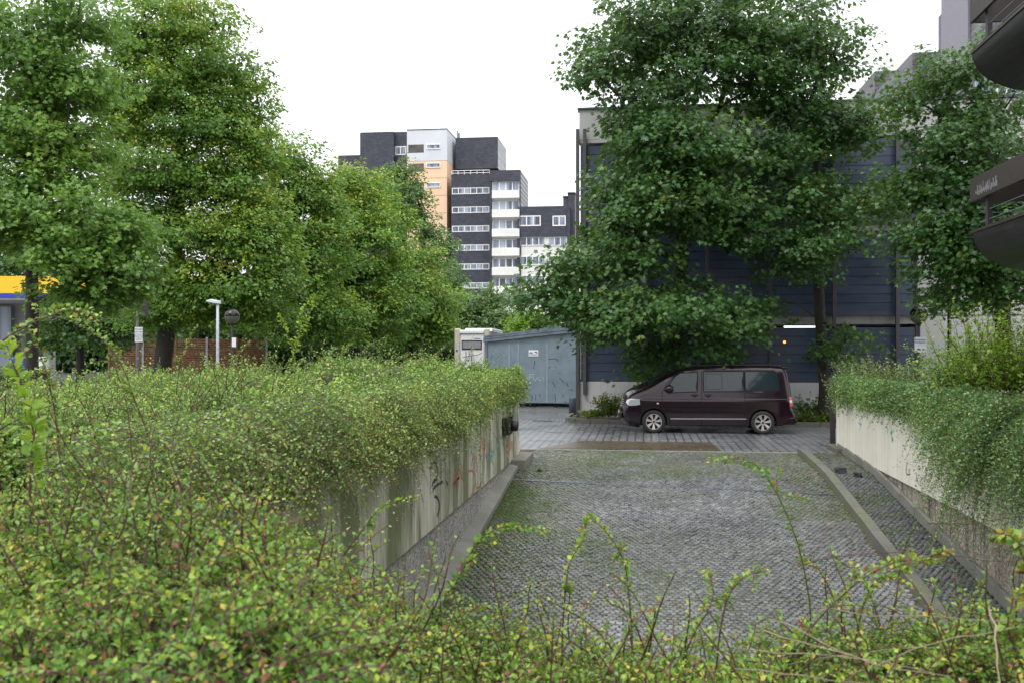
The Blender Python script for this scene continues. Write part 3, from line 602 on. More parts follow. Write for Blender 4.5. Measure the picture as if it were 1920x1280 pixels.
blk(lb, 'edge_strip', M['slate'], 969.5, 973.5, 443, 640, YD-.05, 1); blk(lb, 'edge_strip', M['slate'], 1063.5, 1068, 388, 640, YD-.3, 9)
for (u0, u1, n) in ((973.5, 1014, 3), (1036, 1061, 2)):
    u, v = q(u0, 405, YD), q(u1, 424, YD); winrow(lb, u[0], v[0], v[2], u[2], YD, n, .16)
for k in range(5):
    py = 443+k*36.4
    for (u0, u1, n) in ((974.5, 1022.5, 4), (1027, 1063, 3)):
        u, v = q(u0, py+1, YD), q(u1, py+17.5, YD); winrow(lb, u[0], v[0], v[2], u[2], YD+.28, n, .13, .08)
blk(lb, 'chimney', M['slate'], 1056, 1064, 370, 388, YD+1, 2); blk(lb, 'chimney', M['slate'], 1064.5, 1078, 363, 640, YD+1, 3)
blk(lb, 'chimney_cap', M['darkm'], 1055.5, 1064.3, 368, 370.5, YD+.9, 2.2); blk(lb, 'chimney_cap', M['darkm'], 1064.0, 1078.5, 361, 363.5, YD+.9, 3.2)
# right background buildings
rg = thing('apartment_building', tuple(onY(1750, 652, 75)*[1, 1, 0]), 'slate clad apartment building seen above the garage roof behind the right trees', 'building')
blk(rg, 'slate_wall', M['slateP'], 1711, 1852, 99, 500, 70, 14); blk(rg, 'low_wall', M['slateP'], 1640, 1700, 134, 500, 84, 8)
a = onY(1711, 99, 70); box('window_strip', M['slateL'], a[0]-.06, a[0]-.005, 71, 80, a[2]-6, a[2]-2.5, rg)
a, b = onY(1668, 104, 92), onY(1712, 140, 92); m = MB(); e = onY(1643, 132, 92)
m.prism([(e[0], e[2]-3), (b[0], b[2]-3), (b[0], a[2]), (a[0], a[2]), (e[0], e[2])], 92, 96, 'y'); m.build('white_roof_house', M['white'], rg)
rt = thing('tall_building', tuple(onY(1840, 652, 56)*[1, 1, 0]), 'tall violet grey building cut by the right edge of the photo', 'building')
blk(rt, 'wall', M['slateP'], 1842, 2100, -60, 300, 56, 8); blk(rt, 'side_panel', plain('violet_panel', (.17, .16, .2), .5, var=.06), 1815, 1842, -60, 160, 58, 5); u, v = onY(1822, 30, 57.9), onY(1838, 70, 57.9)
winrow(rt, u[0], v[0], v[2], u[2], 57.95, 2, .08); u, v = onY(1822, -25, 57.9), onY(1838, 10, 57.9); winrow(rt, u[0], v[0], v[2], u[2], 57.95, 2, .08)
# ------------------------------------------------------------------ balconies of the near building, upper right
def balcony(zr, lab, top):
    d = 15.5; e = P(1823, 437, d); X0, Y1 = e[0], e[1]; Y0 = 3.5
    t = thing('balcony', (X0, Y1, zr), lab, 'balcony', 'dark rounded balconies of the building on the right')
    n = 14; pts = [(X0+1.0*(1-math.cos(a)), zr-.62*math.sin(a)) for a in np.linspace(0, PI/2, n)]+[(X0+2.4, zr-.62)]
    inn = [(x+.0, z+.035) for x, z in pts[::-1]]
    m = MB(); poly = pts+[(X0+2.4, zr-.55)]+[(X0+.035+1.0*(1-math.cos(a)), zr-.02-.56*math.sin(a)) for a in np.linspace(PI/2, 0, n)]
    # outer shell, segment by segment
    V = []
    for yy in (Y0, Y1):
        for x, z in pts: V.append((x, yy, z))
    k = len(pts); m.add(V, [(i, i+1, k+i+1, k+i) for i in range(k-1)])
    V = []
    for yy in (Y0, Y1):
        for x, z in pts: V.append((x+.04, yy, z+.03))
    m.add(V, [(i, i+1, k+i+1, k+i) for i in range(k-1)])
    m.build('curved_shell', M['bronze'], t, smooth=True)
    m = MB(); m.prism(pts+[(X0+2.4, zr-.08)], Y1-.03, Y1+.01, 'y'); m.build('end_plate', M['bronze'], t)
    m = MB(); m.box(X0-.02, X0+.06, Y0, Y1+.02, zr-.01, zr+.035); m.build('rim', M['bronzeb'], t)
    m = MB(); m.box(X0+.04, X0+2.4, Y0, Y1-.04, zr-.16, zr-.08); m.build('planting_floor', M['darkm'], t)
    zb = zr+.47
    m = MB(); m.box(X0-.03, X0+.02, Y0, Y1+.02, zb, zb+.36); m.build('rail_board', M['bronzeb'], t, bevel=.006)
    m = MB(); m.box(X0+.03, X0+2.4, Y1-.06, Y1-.0, zb, zb+.36); m.build('end_board', M['bronzeb'], t)
    for yy in (Y1-.5, Y1-3.0, Y1-5.5): m = MB(); m.box(X0+.05, X0+.12, yy-.05, yy+.05, zr-.02, zb+.3); m.build('post', M['dpost'], t)
    m = MB(); 
    for dz in (.15, .3): m.tube([(X0+.08, Y0, zr+dz), (X0+.08, Y1-.1, zr+dz)], .006, 5); m.tube([(X0+.08, Y1-.1, zr+dz), (X0+2.4, Y1-.1, zr+dz)], .006, 5)
    m.build('wire', M['zinc'], t)
    if not top:
        m = MB()
        for k in range(34):
            yy = Y1-.28-.95*(k/34); h = rng.uniform(.04, .17); z0 = zb+.05+rng.uniform(0, .05); m.box(X0-.033, X0-.0305, yy, yy+rng.uniform(.012, .03), z0, min(z0+h, zb+.3))
        m.build('scraped_patch', M['scrape'], t)
    box('floor_slab', M['bronzeb'], X0+2.35, X0+3.2, Y0, Y1, zr-.64, zr-.2, t)
e = P(1823, 437, 15.5); z1_ = e[2]; e2 = P(1825, 101, 15.5); z2_ = e2[2]
balcony(z1_, 'lower dark balcony with brown rail board and scraped paint at the right edge', False)
balcony(z2_, 'upper dark curved balcony in the top right corner of the photo', True)
nb = thing('near_building', (e[0]+3.2, 9, 0), 'near building behind the dark balconies at the right edge', 'building')
box('wall', M['conc'], e[0]+3.2, e[0]+6, 3.5, 15.6, 0, 12, nb); box('glazing', M['pane'], e[0]+3.14, e[0]+3.19, 4, 15, 3.8, 6, nb); box('glazing', M['pane'], e[0]+3.14, e[0]+3.19, 4, 15, 6.6, 8.8, nb)
# ------------------------------------------------------------------ lamps, signs
def globe_lamp(px, py, d, r_px, lab, sign=None):
    p = P(px, py, d); r = r_px/FX*d
    t = thing('globe_lamp', (p[0], p[1], 0), lab, 'street lamp', 'half black globe lamps on slim posts')
    m = MB(); m.lathe([(.055, 0), (.05, .05), (.045, .3), (.04, p[2]-r*1.25), (.045, p[2]-r*1.1)], (p[0], p[1], 0), 14); m.build('pole', M['post'], t, smooth=True)
    m = MB(); m.lathe([(r*math.sin(a), r*math.cos(a)) for a in np.linspace(.001, PI/2, 10)]+[(r*.96, -.002)], p, 28); m.build('hood', glossy('lamp_black', (.006, .006, .007), .12), t, smooth=True)
    m = MB(); m.lathe([(r*.985*math.sin(a), r*math.cos(a)) for a in np.linspace(PI/2+.02, PI*.93, 10)], p, 28)
    m.build('glass_bowl', glossy('smoked_bowl', (.09, .10, .06), .15), t, smooth=True)
    m = MB(); m.lathe([(r*.32, -r*.9), (r*.3, -r*1.0), (.05, -r*1.15), (.05, -r*1.3)], p, 16); m.build('collar', M['black'], t, smooth=True)
    return p
def text(name, s_, loc, size, mt, parent, face='-y'):
    c = bpy.data.curves.new(name, 'FONT'); c.body = s_; c.size = size; c.align_x = 'CENTER'; c.align_y = 'CENTER'; c.extrude = .001
    o = bpy.data.objects.new('tmp', c); COL.objects.link(o); dg = bpy.context.evaluated_depsgraph_get(); me = bpy.data.meshes.new_from_object(o.evaluated_get(dg)); bpy.data.objects.remove(o)
    from mathutils import Matrix
    me.transform(Matrix.Translation(Vector(loc)) @ Matrix.Rotation(PI/2, 4, 'X')); me.materials.clear()
    return link(name, me, mt, parent)
sw = plain('sign_white2', (.72, .73, .75), .4, var=.03); tk = plain('sign_ink', (.05, .06, .08), .5)
p = globe_lamp(1723, 591, 28.5, 16.5, 'half black globe lamp on a slim post above the right hedge by the garage')
def sign(px0, px1, py0, py1, d, lab, lines, foot=None, par=None):
    a, b = P(px0, py0, d), P(px1, py1, d); x0, x1 = a[0], b[0]; Y = (a[1]+b[1])/2
    t = par or thing('sign', ((x0+x1)/2, Y, b[2]), lab, 'sign')
    m = MB(); m.box(x0, x1, Y-.008, Y+.008, b[2], a[2]); m.build('plate', sw, t, bevel=.003)
    H = a[2]-b[2]
    for (tx, fr, sz) in lines: text('lettering', tx, ((x0+x1)/2, Y-.0105, a[2]-H*fr), H*sz, tk, t)
    return t, x0, x1, Y, a[2], b[2]
t, x0, x1, Y, zt, zb_ = sign(1715.2, 1737, 632, 660, 28.3, 'white parking sign reading Vermietete Parkplätze under the right globe lamp', [('Vermietete', .17, .17), ('Parkplätze', .34, .17), ('- - - -', .52, .1)])
m = MB(); xm = (x0+x1)/2
m.prism([(xm-.08, zb_+.06), (xm-.10, zb_+.09), (xm-.05, zb_+.11), (xm, zb_+.085), (xm+.02, zb_+.06)], Y-.012, Y-.009, 'y'); m.prism([(xm+.05, zb_+.06), (xm+.06, zb_+.10), (xm+.09, zb_+.10), (xm+.11, zb_+.06)], Y-.012, Y-.009, 'y'); m.build('tow_truck_symbol', tk, t)
globe_lamp(435, 593, 33, 14.5, 'half globe lamp beside the flat headed street lamp, left of the lindens')
globe_lamp(677, 599, 64, 8, 'most distant half globe lamp, in front of the dark middle trees')
t = thing('small_notice', tuple(P(441, 642, 32.8)), 'small white notice on the post of the left globe lamp', 'sign')
a, b = P(437, 633, 32.8), P(445, 650, 32.8); box('plate', sw, a[0], b[0], a[1]-.1, a[1]-.09, b[2], a[2], t)
# flat headed street lamp
lp = P(408, 700, 31); zl = P(408, 566, 31)[2]
t = thing('street_lamp', (lp[0], lp[1], 0), 'white flat headed street lamp in front of the wooden fence', 'street lamp')
gw = plain('galvanised', (.42, .45, .5), .4, .3)
m = MB(); m.lathe([(.07, 0), (.065, .1), (.05, 1.5), (.042, zl-.08), (.0, zl-.06)], (lp[0], lp[1], 0), 12); m.build('pole', gw, t, smooth=True)
m = MB(); x = lp[0]; m.prism([(x+.07, zl-.07), (x+.07, zl+.03), (x-.2, zl+.08), (x-.34, zl+.035), (x-.34, zl-.0), (x-.14, zl-.04)], lp[1]-.10, lp[1]+.10, 'y'); m.build('lamp_head', plain('lamp_head_white', (.7, .74, .8), .35, var=.05), t, bevel=.02)
# sign post with dark back of a sign
pp = P(257.5, 700, 30); zp = P(257, 560, 30)[2]
t = thing('sign_post', (pp[0], pp[1], 0), 'dark post carrying a grey sign seen from behind, over the left hedge', 'sign')
m = MB(); m.lathe([(.045, 0), (.045, zp), (0, zp)], (pp[0], pp[1], 0), 10); m.build('pole', M['post'], t, smooth=True)
a = P(264, 552, 30); b = P(280, 595, 30); m = MB(); m.prism([(a[0], a[2]-.02), (b[0], a[2]), (b[0]-.02, b[2]), (a[0]+.05, b[2]+.05)], a[1]+.0, a[1]+.05, 'y'); m.build('sign_back', M['dpost'], t)
m = MB(); m.box(pp[0], a[0]+.05, pp[1]-.01, pp[1]+.02, a[2]-.25, a[2]-.2); m.build('bracket', M['post'], t)
sign(252.2, 267.8, 613.5, 641, 29.7, 'white notice with five lines of print on the dark post', [('Privatplatz', .14, .12), ('Betreten verboten', .32, .085), ('_________', .40, .1), ('Unbefugt parkende', .55, .08), ('Fahrzeuge werden', .68, .08), ('abgeschleppt', .82, .08)])
# wooden slat fence
t = thing('wooden_fence', tuple(P(350, 680, 48)*[1, 1, 0]), 'brown horizontal slat fence beyond the left hedge', 'fence')
A_ = P(205, 690, 46)[:2]; B_ = P(500, 690, 50)[:2]; zt = P(300, 634, 48)[2]; dirv = (B_-A_)/np.linalg.norm(B_-A_); an = math.atan2(dirv[1], dirv[0]); Ln = np.linalg.norm(B_-A_)
wd = plain('fence_wood', (.21, .10, .055), .7, var=.35, sc=5)
npn = 5
for k in range(npn):
    c = A_+dirv*Ln*(k+.5)/npn; m = MB(); hw = Ln/npn/2-.06; z = .35
    while z < zt: m.box(c[0]-hw, c[0]+hw, c[1]-.012, c[1]+.012, z, z+.075, an, (c[0], c[1], z+.037)); z += .105
    m.build('slat_panel', wd, t)
for k in range(npn+1):
    c = A_+dirv*Ln*k/npn; m = MB(); m.box(c[0]-.04, c[0]+.04, c[1]-.06, c[1]+.02, 0, zt+.05, an); m.build('post', gw if k % 2 else wd, t)
# filling station
fs = thing('filling_station', tuple(P(120, 652, 60)*[1, 1, 0]), 'yellow and blue filling station canopy behind the left trees', 'building')
def fb(name, mt, u0, u1, v0, v1, d, dep=1.):
    a, b = P(u0, v0, d), P(u1, v1, d); m = MB(); c = (a+b)/2; L_ = (u1-u0)/FX*d
    m.box(c[0]-L_/2, c[0]+L_/2, c[1], c[1]+dep, b[2], a[2], TH, (c[0], c[1], c[2])); return m.build(name, mt, fs)
ye = plain('canopy_yellow', (.85, .50, .015), .4, var=.05); bl = plain('canopy_blue', (.02, .045, .32), .4, var=.05)
fb('canopy_fascia', ye, -140, 422, 518, 550, 60, 8); fb('canopy_stripe', bl, -140, 423, 550, 559, 59.9, 8.2)
fb('canopy_soffit', M['white'], -135, 418, 559, 562, 60, 8)
fb('column', bl, 60, 72, 562, 720, 63, .6); fb('column', bl, 300, 312, 562, 720, 63, .6); fb('shop_front', M['conc'], -140, 56, 566, 610, 66, 5); fb('shop_window', M['pane'], -100, 20, 575, 720, 65.5, .3); fb('shop_wall', M['conc'], -140, 40, 610, 735, 67, 5)
def pump(px, lab, c1, c2):
    p_ = P(px, 735, 50); t = thing('fuel_pump', (p_[0], p_[1], 0), lab, 'fuel pump')
    m = MB(); m.box(p_[0]-.45, p_[0]+.45, p_[1]-.25, p_[1]+.25, 0, 1.3); m.build('cabinet', c1, t, bevel=.03)
    m = MB(); m.box(p_[0]-.43, p_[0]+.43, p_[1]-.23, p_[1]+.23, 1.31, 1.95); m.build('display_head', c2, t, bevel=.03)
    m = MB(); m.tube([(p_[0]+.3, p_[1]-.27, 1.2), (p_[0]+.36, p_[1]-.32, .6), (p_[0]+.3, p_[1]-.3, .5), (p_[0]+.2, p_[1]-.27, 1.0)], .02); m.build('hose', M['black'], t)
pump(72, 'yellow and white fuel pump glimpsed over the hedge at far left', ye, M['white']); pump(36, 'blue fuel pump glimpsed over the hedge at far left', bl, bl)
# ------------------------------------------------------------------ motorhome
mhb = plain('motorhome_beige', (.5, .47, .38), .4, var=.04); mhw = plain('motorhome_white', (.74, .75, .74), .35, var=.03)
D = 54; t0 = P(884, 652, D)
mo = thing('motorhome', (t0[0], t0[1], 0), 'white and beige motorhome parked behind the hedge next to the metal shed', 'motorhome')
def X(px): return P(px, 652, D)[0]
Yr = t0[1]; zt = P(884, 616, D)[2]
xl, xr = X(851), X(918); wdt = xr-xl
m = MB(); m.box(xl+.15, xr-.15, Yr+.12, Yr+5.6, .5, zt-.12); m.build('body', mhw, mo, bevel=.06)
for (a, b) in ((xl, X(862)), (X(908), xr)):
    m = MB(); m.prism([(a, .5), (b, .5), (b, zt-.25), (b, zt), (a, zt), (a, zt-.2)], Yr, Yr+.3, 'y'); m.build('corner_column', mhb, mo, bevel=.06)
m = MB(); m.box(X(861), X(908), Yr-.05, Yr+.3, zt-.28, zt-.08); m.build('rear_spoiler', mhw, mo, bevel=.04)
m = MB(); m.box(X(862.5), X(907.5), Yr+.03, Yr+.2, .6, zt-.3); m.build('rear_wall', mhw, mo, bevel=.02)
u, v = P(865, 637.5, D), P(904, 655, D)
m = MB(); m.box(u[0], v[0], Yr-.01, Yr+.025, v[2], u[2]); f = m.build('rear_window', M['black'], mo, bevel=.05)
m = MB(); m.box(u[0]+.06, v[0]-.06, Yr-.016, Yr-.008, v[2]+.07, u[2]-.08); m.build('curtain', NG('curtain').set((.30, .30, .33), .3).m, f)
m = MB()
for k in range(13): xx = u[0]+.1+(v[0]-u[0]-.2)*k/12; m.box(xx-.012, xx+.012, Yr-.02, Yr-.0165, v[2]+.1, u[2]-.1)
m.build('curtain_fold', plain('fold', (.15, .15, .17), .5), f)
m = MB(); m.tube([(X(868), Yr-.3, 1.9), (X(900), Yr-.3, 2.05), (X(906), Yr-.25, 2.15)], .02); 
for px in (875, 881, 885): m.tube([(X(px), Yr-.25, 1.7), (X(px), Yr-.25, 2.2+.1*(px-875)/10)], .02)
m.build('bicycle_rack', M['slatg'], mo)
m = MB(); m.prism([(X(889), zt-.56), (X(901), zt-.56), (X(901), zt-.52), (X(889), zt-.52)], Yr+.022, Yr+.028, 'y'); m.build('emblem', bl, mo)
m = MB(); m.lathe([(0, -.01), (.06, 0)], (X(856), Yr-.01, P(856, 657, D)[2]), 12, 'y'); m.build('filler_cap', bl, mo)
m = MB(); m.prism([(Yr+.3, zt-.15), (Yr+5.4, zt-.3), (Yr+4.2, zt-.02), (Yr+.5, zt+.02)], xl+.5, xr+.1, 'x'); m.build('roof', mhw, mo, bevel=.05)
for sx in (xl+.2, xr-.2):
    for yy in (Yr+1.2, Yr+4.6):
        m = MB(); m.lathe([(0, -.1), (.3, -.1), (.33, -.06), (.33, .06), (.3, .1), (0, .1)], (sx, yy, .33), 20, 'x'); m.build('wheel', M['black'], mo)
# ------------------------------------------------------------------ van
def van():
    VP = P(1226, 812, 28.05); VX, VY = VP[0], VP[1]; Z0 = .004
    t = thing('minivan', (VX, VY+.95, Z0), 'dark aubergine minivan parked sideways in front of the blue slatted garage', 'van')
    paint = NG('aubergine_paint'); g = paint; dirt = g.ramp(g.noise(1, 6, .7, g.map((11, 11, .9))), [(.5, 0.), (.75, .35)])
    g.set(g.mix(dirt, (.014, .006, .010), (.034, .020, .028)), .2, .4, .3); g.b.inputs['Coat Weight'].default_value = .5; g.b.inputs['Coat Roughness'].default_value = .08
    g.bump(g.noise(90, 3), .04, .004); paint = g.m
    glass = glossy('tinted_glass', (.014, .026, .03), .05, 0, .5, .2, 1.5); rub = plain('van_black_trim', (.012, .011, .012), .5)
    chrome = glossy('satin_trim', (.42, .39, .42), .35, .6); silver = glossy('alloy_silver', (.55, .52, .5), .32, .75)
    seamm = plain('seam_black', (.002, .002, .002), .9); tyre = plain('tyre_rubber', (.016, .016, .017), .75)
    c = lambda l: [((u-505)/268.3, (688-v)/268.3) for u, v in l]
    W = .95
    prof = [(-.39, .23), (-.74, .27), (-.83, .36), (-.87, .48), (-.875, .60), (-.85, .70), (-.81, .78), (-.79, .90), (-.755, 1.0), (-.68, 1.07), (-.55, 1.14), (-.39, 1.205), (-.24, 1.27), (-.10, 1.345),
            (.08, 1.45), (.26, 1.555), (.44, 1.655), (.60, 1.735), (.74, 1.785), (.95, 1.83), (1.25, 1.86), (1.7, 1.885), (2.2, 1.895), (2.8, 1.895), (3.3, 1.885), (3.52, 1.872), (3.62, 1.845), (3.67, 1.79), (3.70, 1.68), (3.73, 1.5), (3.76, 1.3), (3.79, 1.1), (3.81, .9), (3.825, .72), (3.86, .62), (3.90, .50), (3.90, .40), (3.86, .32), (3.5, .24)]
    def arch(cx, r=.385):
        a0 = math.asin((.24-.325)/r); return [(cx+r*math.cos(a), .325+r*math.sin(a)) for a in np.linspace(a0, PI-a0, 19)]
    bottom = arch(3.0)+arch(0.)
    out = prof+bottom
    # dense top outline
    def dens(pl, st=.09, closed=True):
        o = []; n = len(pl)
        for i in range(n if closed else n-1):
            p, q_ = np.array(pl[i]), np.array(pl[(i+1) % n]); k = max(1, int(np.linalg.norm(q_-p)/st)); o += [tuple(p+(q_-p)*j/k) for j in range(k)]
        if not closed: o.append(pl[-1])
        return o
    pd = dens(prof, .09, False); outd = pd+dens(bottom+[prof[0]], .09, False)[:-1]
    def rnd(poly, r=.035):
        o = []; n = len(poly)
        for i in range(n):
            p0, p1, p2 = map(np.array, (poly[i-1], poly[i], poly[(i+1) % n])); a = (p0-p1)/np.linalg.norm(p0-p1); b = (p2-p1)/np.linalg.norm(p2-p1)
            for s_ in np.linspace(0, 1, 4):
                A_, B_ = p1+a*r, p1+b*r; o.append(tuple(A_*(1-s_)**2+2*p1*s_*(1-s_)+B_*s_*s_))
        return o
    wins = [('front_side_window', rnd(c([(600, 345), (660, 262), (700, 232), (834, 226), (828, 374), (625, 383), (603, 376)]), .03)),
            ('sliding_door_window', rnd(c([(874, 222), (1172, 218), (1174, 369), (875, 373)]))),
            ('rear_side_window', rnd(c([(1181, 218), (1402, 217), (1424, 262), (1431, 362), (1184, 367)]), .05))]
    P0 = np.array(pd); 
    def dedge(x, z):
        p = np.array([x, z]); a = P0[:-1]; b = P0[1:]; ab = b-a; tt = np.clip(((p-a)*ab).sum(1)/(ab*ab).sum(1), 0, 1); return np.sqrt(((a+ab*tt[:, None]-p)**2).sum(1)).min()
    def Ys(x, z):
        y = W
        if z > 1.0: y -= .155*((z-1.0)/.9)**1.25
        if z < .62: y -= .025*((.62-z)/.4)**2
        y -= .022*float(ss(z, .955, .99))
        if x < .35: y -= .20*((.35-x)/1.2)**2.2
        if x > 3.3: y -= .05*((x-3.3)/.6)**2
        d = dedge(x, z); r = .13 if z > .7 else .08
        if d < r: y -= r*(1-math.sqrt(max(0, 1-(1-d/r)**2)))*.8
        return y
    pts = [Vector(p) for p in outd]; edges = [(i, (i+1) % len(outd)) for i in range(len(outd))]
    for _, pl in wins:
        b0 = len(pts); pts += [Vector(p) for p in pl]; edges += [(b0+i, b0+(i+1) % len(pl)) for i in range(len(pl))]
    def pip(x, z, pl):
        r = False; n = len(pl)
        for i in range(n):
            (x0, y0), (x1, y1) = pl[i], pl[(i+1) % n]
            if (y0 > z) != (y1 > z) and x < (x1-x0)*(z-y0)/(y1-y0)+x0: r = not r
        return r
    for x in np.arange(-.86, 3.9, .045):
        for z in np.arange(.26, 1.9, .045):
            if pip(x, z, outd):
                pts.append(Vector((x, z)))
    vs, es, fs_, *_ = delaunay_2d_cdt(pts, edges, [], 0, 1e-5)
    cl = {'body': []}
    for n_, _ in wins: cl[n_] = []
    for f in fs_:
        cx = sum(vs[i][0] for i in f)/len(f); cz = sum(vs[i][1] for i in f)/len(f)
        if not pip(cx, cz, outd): continue
        for n_, pl in wins:
            if pip(cx, cz, pl): cl[n_].append(tuple(f)); break
        else: cl['body'].append(tuple(f))
    S3 = [(v[0], Ys(v[0], v[1]), v[1]) for v in vs]
    body = MB()
    wm = {n_: [] for n_, _ in wins}
    for sgn in (-1, 1):
        V = [(VX+x, VY+.95+sgn*y, Z0+z) for x, y, z in S3]
        body.add(V, cl['body'])
        for n_, _ in wins:
            mm = MB(); off = -.006; mm.add([(VX+x, VY+.95+sgn*(y+off), Z0+z) for x, y, z in S3], cl[n_]); wm[n_].append(mm)
    # centre strip across the width
    K = 14; hw = [Ys(p[0], p[1]) for p in pd]; glassF = []; rearF = []; bodyF = []; V = []
    n = len(pd)
    for i, p in enumerate(pd):
        tn = np.array(pd[min(i+1, n-1)])-np.array(pd[max(i-1, 0)]); tn /= np.linalg.norm(tn); nn = np.array([-tn[1], tn[0]])
        x, z = p
        cr_ = .035 if z > 1.7 else (.13 if x < .8 else .05)
        for k in range(K+1):
            u = -1+2*k/K; o_ = cr_*(1-abs(u)**2.6); V.append((VX+x+nn[0]*o_, VY+.95+u*hw[i], Z0+z+nn[1]*o_))
    def reg(i):
        x, z = pd[i]; 
        if -.12 < x < .66 and z > 1.33: return 'w'
        if x > 3.66 and 1.12 < z < 1.74: return 'r'
        return 'b'
    for i in range(n-1):
        for k in range(K):
            f = (i*(K+1)+k, i*(K+1)+k+1, (i+1)*(K+1)+k+1, (i+1)*(K+1)+k); rg_ = reg(i) if 1 <= k <= K-2 else 'b'
            (glassF if rg_ == 'w' else rearF if rg_ == 'r' else bodyF).append(f)
    body.add(V, bodyF)
    def weld(o):
        bm = bmesh.new(); bm.from_mesh(o.data); bmesh.ops.remove_doubles(bm, verts=bm.verts, dist=.0008)
        bmesh.ops.delete(bm, geom=[v for v in bm.verts if not v.link_faces], context='VERTS'); bmesh.ops.recalc_face_normals(bm, faces=bm.faces); bm.to_mesh(o.data); bm.free(); return o
    weld(body.build('body', paint, t, smooth=True, fix=False))
    weld(MB().add(V, glassF).build('windscreen', glass, t, smooth=True, fix=False)); weld(MB().add(V, rearF).build('rear_window', glass, t, smooth=True, fix=False))
    wo = {}
    for n_, _ in wins:
        for mm in wm[n_]: wo.setdefault(n_, []).append(weld(mm.build(n_, glass, t, smooth=True, fix=False)))
    def sp(x, z, sgn=-1, off=.0): return (VX+x, VY+.95+sgn*(Ys(x, z)+off), Z0+z)
    def strip(name, line, wd, mt, off=.003, par=t, th=.0, sgn=-1):
        l = dens(line, .05, False); V = []; n = len(l)
        for i in range(n):
            tn = np.array(l[min(i+1, n-1)])-np.array(l[max(i-1, 0)]); tn /= np.linalg.norm(tn)+1e-9; nn = np.array([-tn[1], tn[0]])
            for s_, o_ in ((-.5, -.01), (-.4, off), (.4, off), (.5, -.01)): q_ = np.array(l[i])+nn*wd*s_; V.append(sp(q_[0], q_[1], sgn, o_))
        m = MB().add(V, [(i*4+k, i*4+k+1, (i+1)*4+k+1, (i+1)*4+k) for i in range(n-1) for k in range(3)]); return m.build(name, mt, par)
    for sgn in (-1, 1):
        for nm, l in (('door_seam', c([(603, 312), (567, 378), (566, 480), (600, 540), (622, 575), (622, 618)])), ('door_seam', c([(862, 211), (863, 618)])), ('door_seam', c([(1177, 213), (1181, 470), (1190, 520), (1190, 615)])), ('door_seam', c([(600, 315), (700, 217), (1400, 208)])), ('slide_rail', c([(1183, 412), (1470, 412)]))):
            strip(nm, l, .018, seamm, .0015, sgn=sgn)
        strip('quarter_light_frame', c([(893, 240), (1012, 238), (1013, 352), (893, 354), (893, 240)]), .014, rub, .002, sgn=sgn)
        strip('rub_strip', c([(634, 516), (857, 516)]), .055, paint, .024, sgn=sgn); strip('rub_strip', c([(869, 514), (1182, 514)]), .055, paint, .024, sgn=sgn)
        strip('sill_trim', c([(630, 577), (1188, 574)]), .035, chrome, .018, sgn=sgn)
        strip('belt_crease', c([(420, 428), (1480, 424)]), .014, chrome if 0 else paint, .006, sgn=sgn)
        strip('sill', c([(620, 612), (1200, 610)]), .10, rub, -.005, sgn=sgn)
        for _, pl in wins: strip('window_seal', pl+[pl[0]], .03, seamm, .003, sgn=sgn)
        for cx in (0., 3.):
            strip('wheel_arch_lip', [(cx+.395*math.cos(a), .325+.395*math.sin(a)) for a in np.linspace(PI+.15, -.15, 30)], .045, paint, .016, sgn=sgn)
        for (u, v) in ((808, 400), (908, 400)):
            x, z = c([(u, v)])[0]; m = MB(); m.tube([sp(x-.085, z+.008, sgn, .005), sp(x-.05, z+.008, sgn, .04), sp(x+.05, z+.008, sgn, .04), sp(x+.085, z+.008, sgn, .005)], .016, 8); m.build('door_handle', paint, t, smooth=True)
            q_ = sp(x, z-.01, sgn, -.004); m = MB(); m.lathe([(0, -.012), (.05, -.008), (.055, 0)], (q_[0], q_[1], q_[2]), 14, 'y'); m.build('handle_recess', rub, t)
        # mirror
        x, z = c([(612, 350)])[0]; p_ = sp(x, z, sgn, 0)
        bm = bmesh.new(); bmesh.ops.create_uvsphere(bm, u_segments=16, v_segments=10, radius=1)
        for v in bm.verts: v.co = Vector((v.co.x*.13, v.co.y*.10, v.co.z*.115)); v.co.x += .02; v.co.z *= 1.0 if v.co.x > 0 else .8
        for v in bm.verts: v.co += Vector((p_[0], p_[1]+sgn*.14, p_[2]))
        me = bpy.data.meshes.new('mirror'); bm.to_mesh(me); bm.free(); link('mirror', me, paint, t, smooth=True)
        m = MB(); m.tube([(p_[0]-.02, p_[1]-sgn*.02, p_[2]-.08), (p_[0], p_[1]+sgn*.10, p_[2]-.06)], .03, 8); m.build('mirror_arm', rub, t, smooth=True)
        # lights
        def patch(name, poly, mt, off, dn=.03):
            pl = dens(poly, .03); b0 = [Vector(p) for p in pl]; e = [(i, (i+1) % len(pl)) for i in range(len(pl))]
            xs = [p[0] for p in pl]; zs = [p[1] for p in pl]
            for x in np.arange(min(xs), max(xs), dn):
                for z in np.arange(min(zs), max(zs), dn):
                    if pip(x, z, pl): b0.append(Vector((x, z)))
            v2, _, f2, *_ = delaunay_2d_cdt(b0, e, [], 0, 1e-5)
            F2 = [tuple(f) for f in f2 if pip(sum(v2[i][0] for i in f)/len(f), sum(v2[i][1] for i in f)/len(f), pl)]
            return MB().add([sp(v[0], v[1], sgn, off) for v in v2], F2).build(name, mt, t, smooth=True, fix=False)
        patch('headlight', [(-.79, .86), (-.75, .93), (-.64, .965), (-.40, .955), (-.385, .80), (-.50, .775), (-.70, .76)], glossy('headlight_glass', (.62, .66, .68), .12, .4, .8, 1), .006)
        patch('fog_light', [(-.80, .42), (-.82, .36), (-.70, .33), (-.66, .38), (-.70, .44)], rub, .004)
        patch('tail_light', [(3.715, 1.05), (3.80, 1.03), (3.815, .78), (3.735, .77)], glossy('tail_red', (.55, .01, .012), .15, 0, .8, 1), .008)
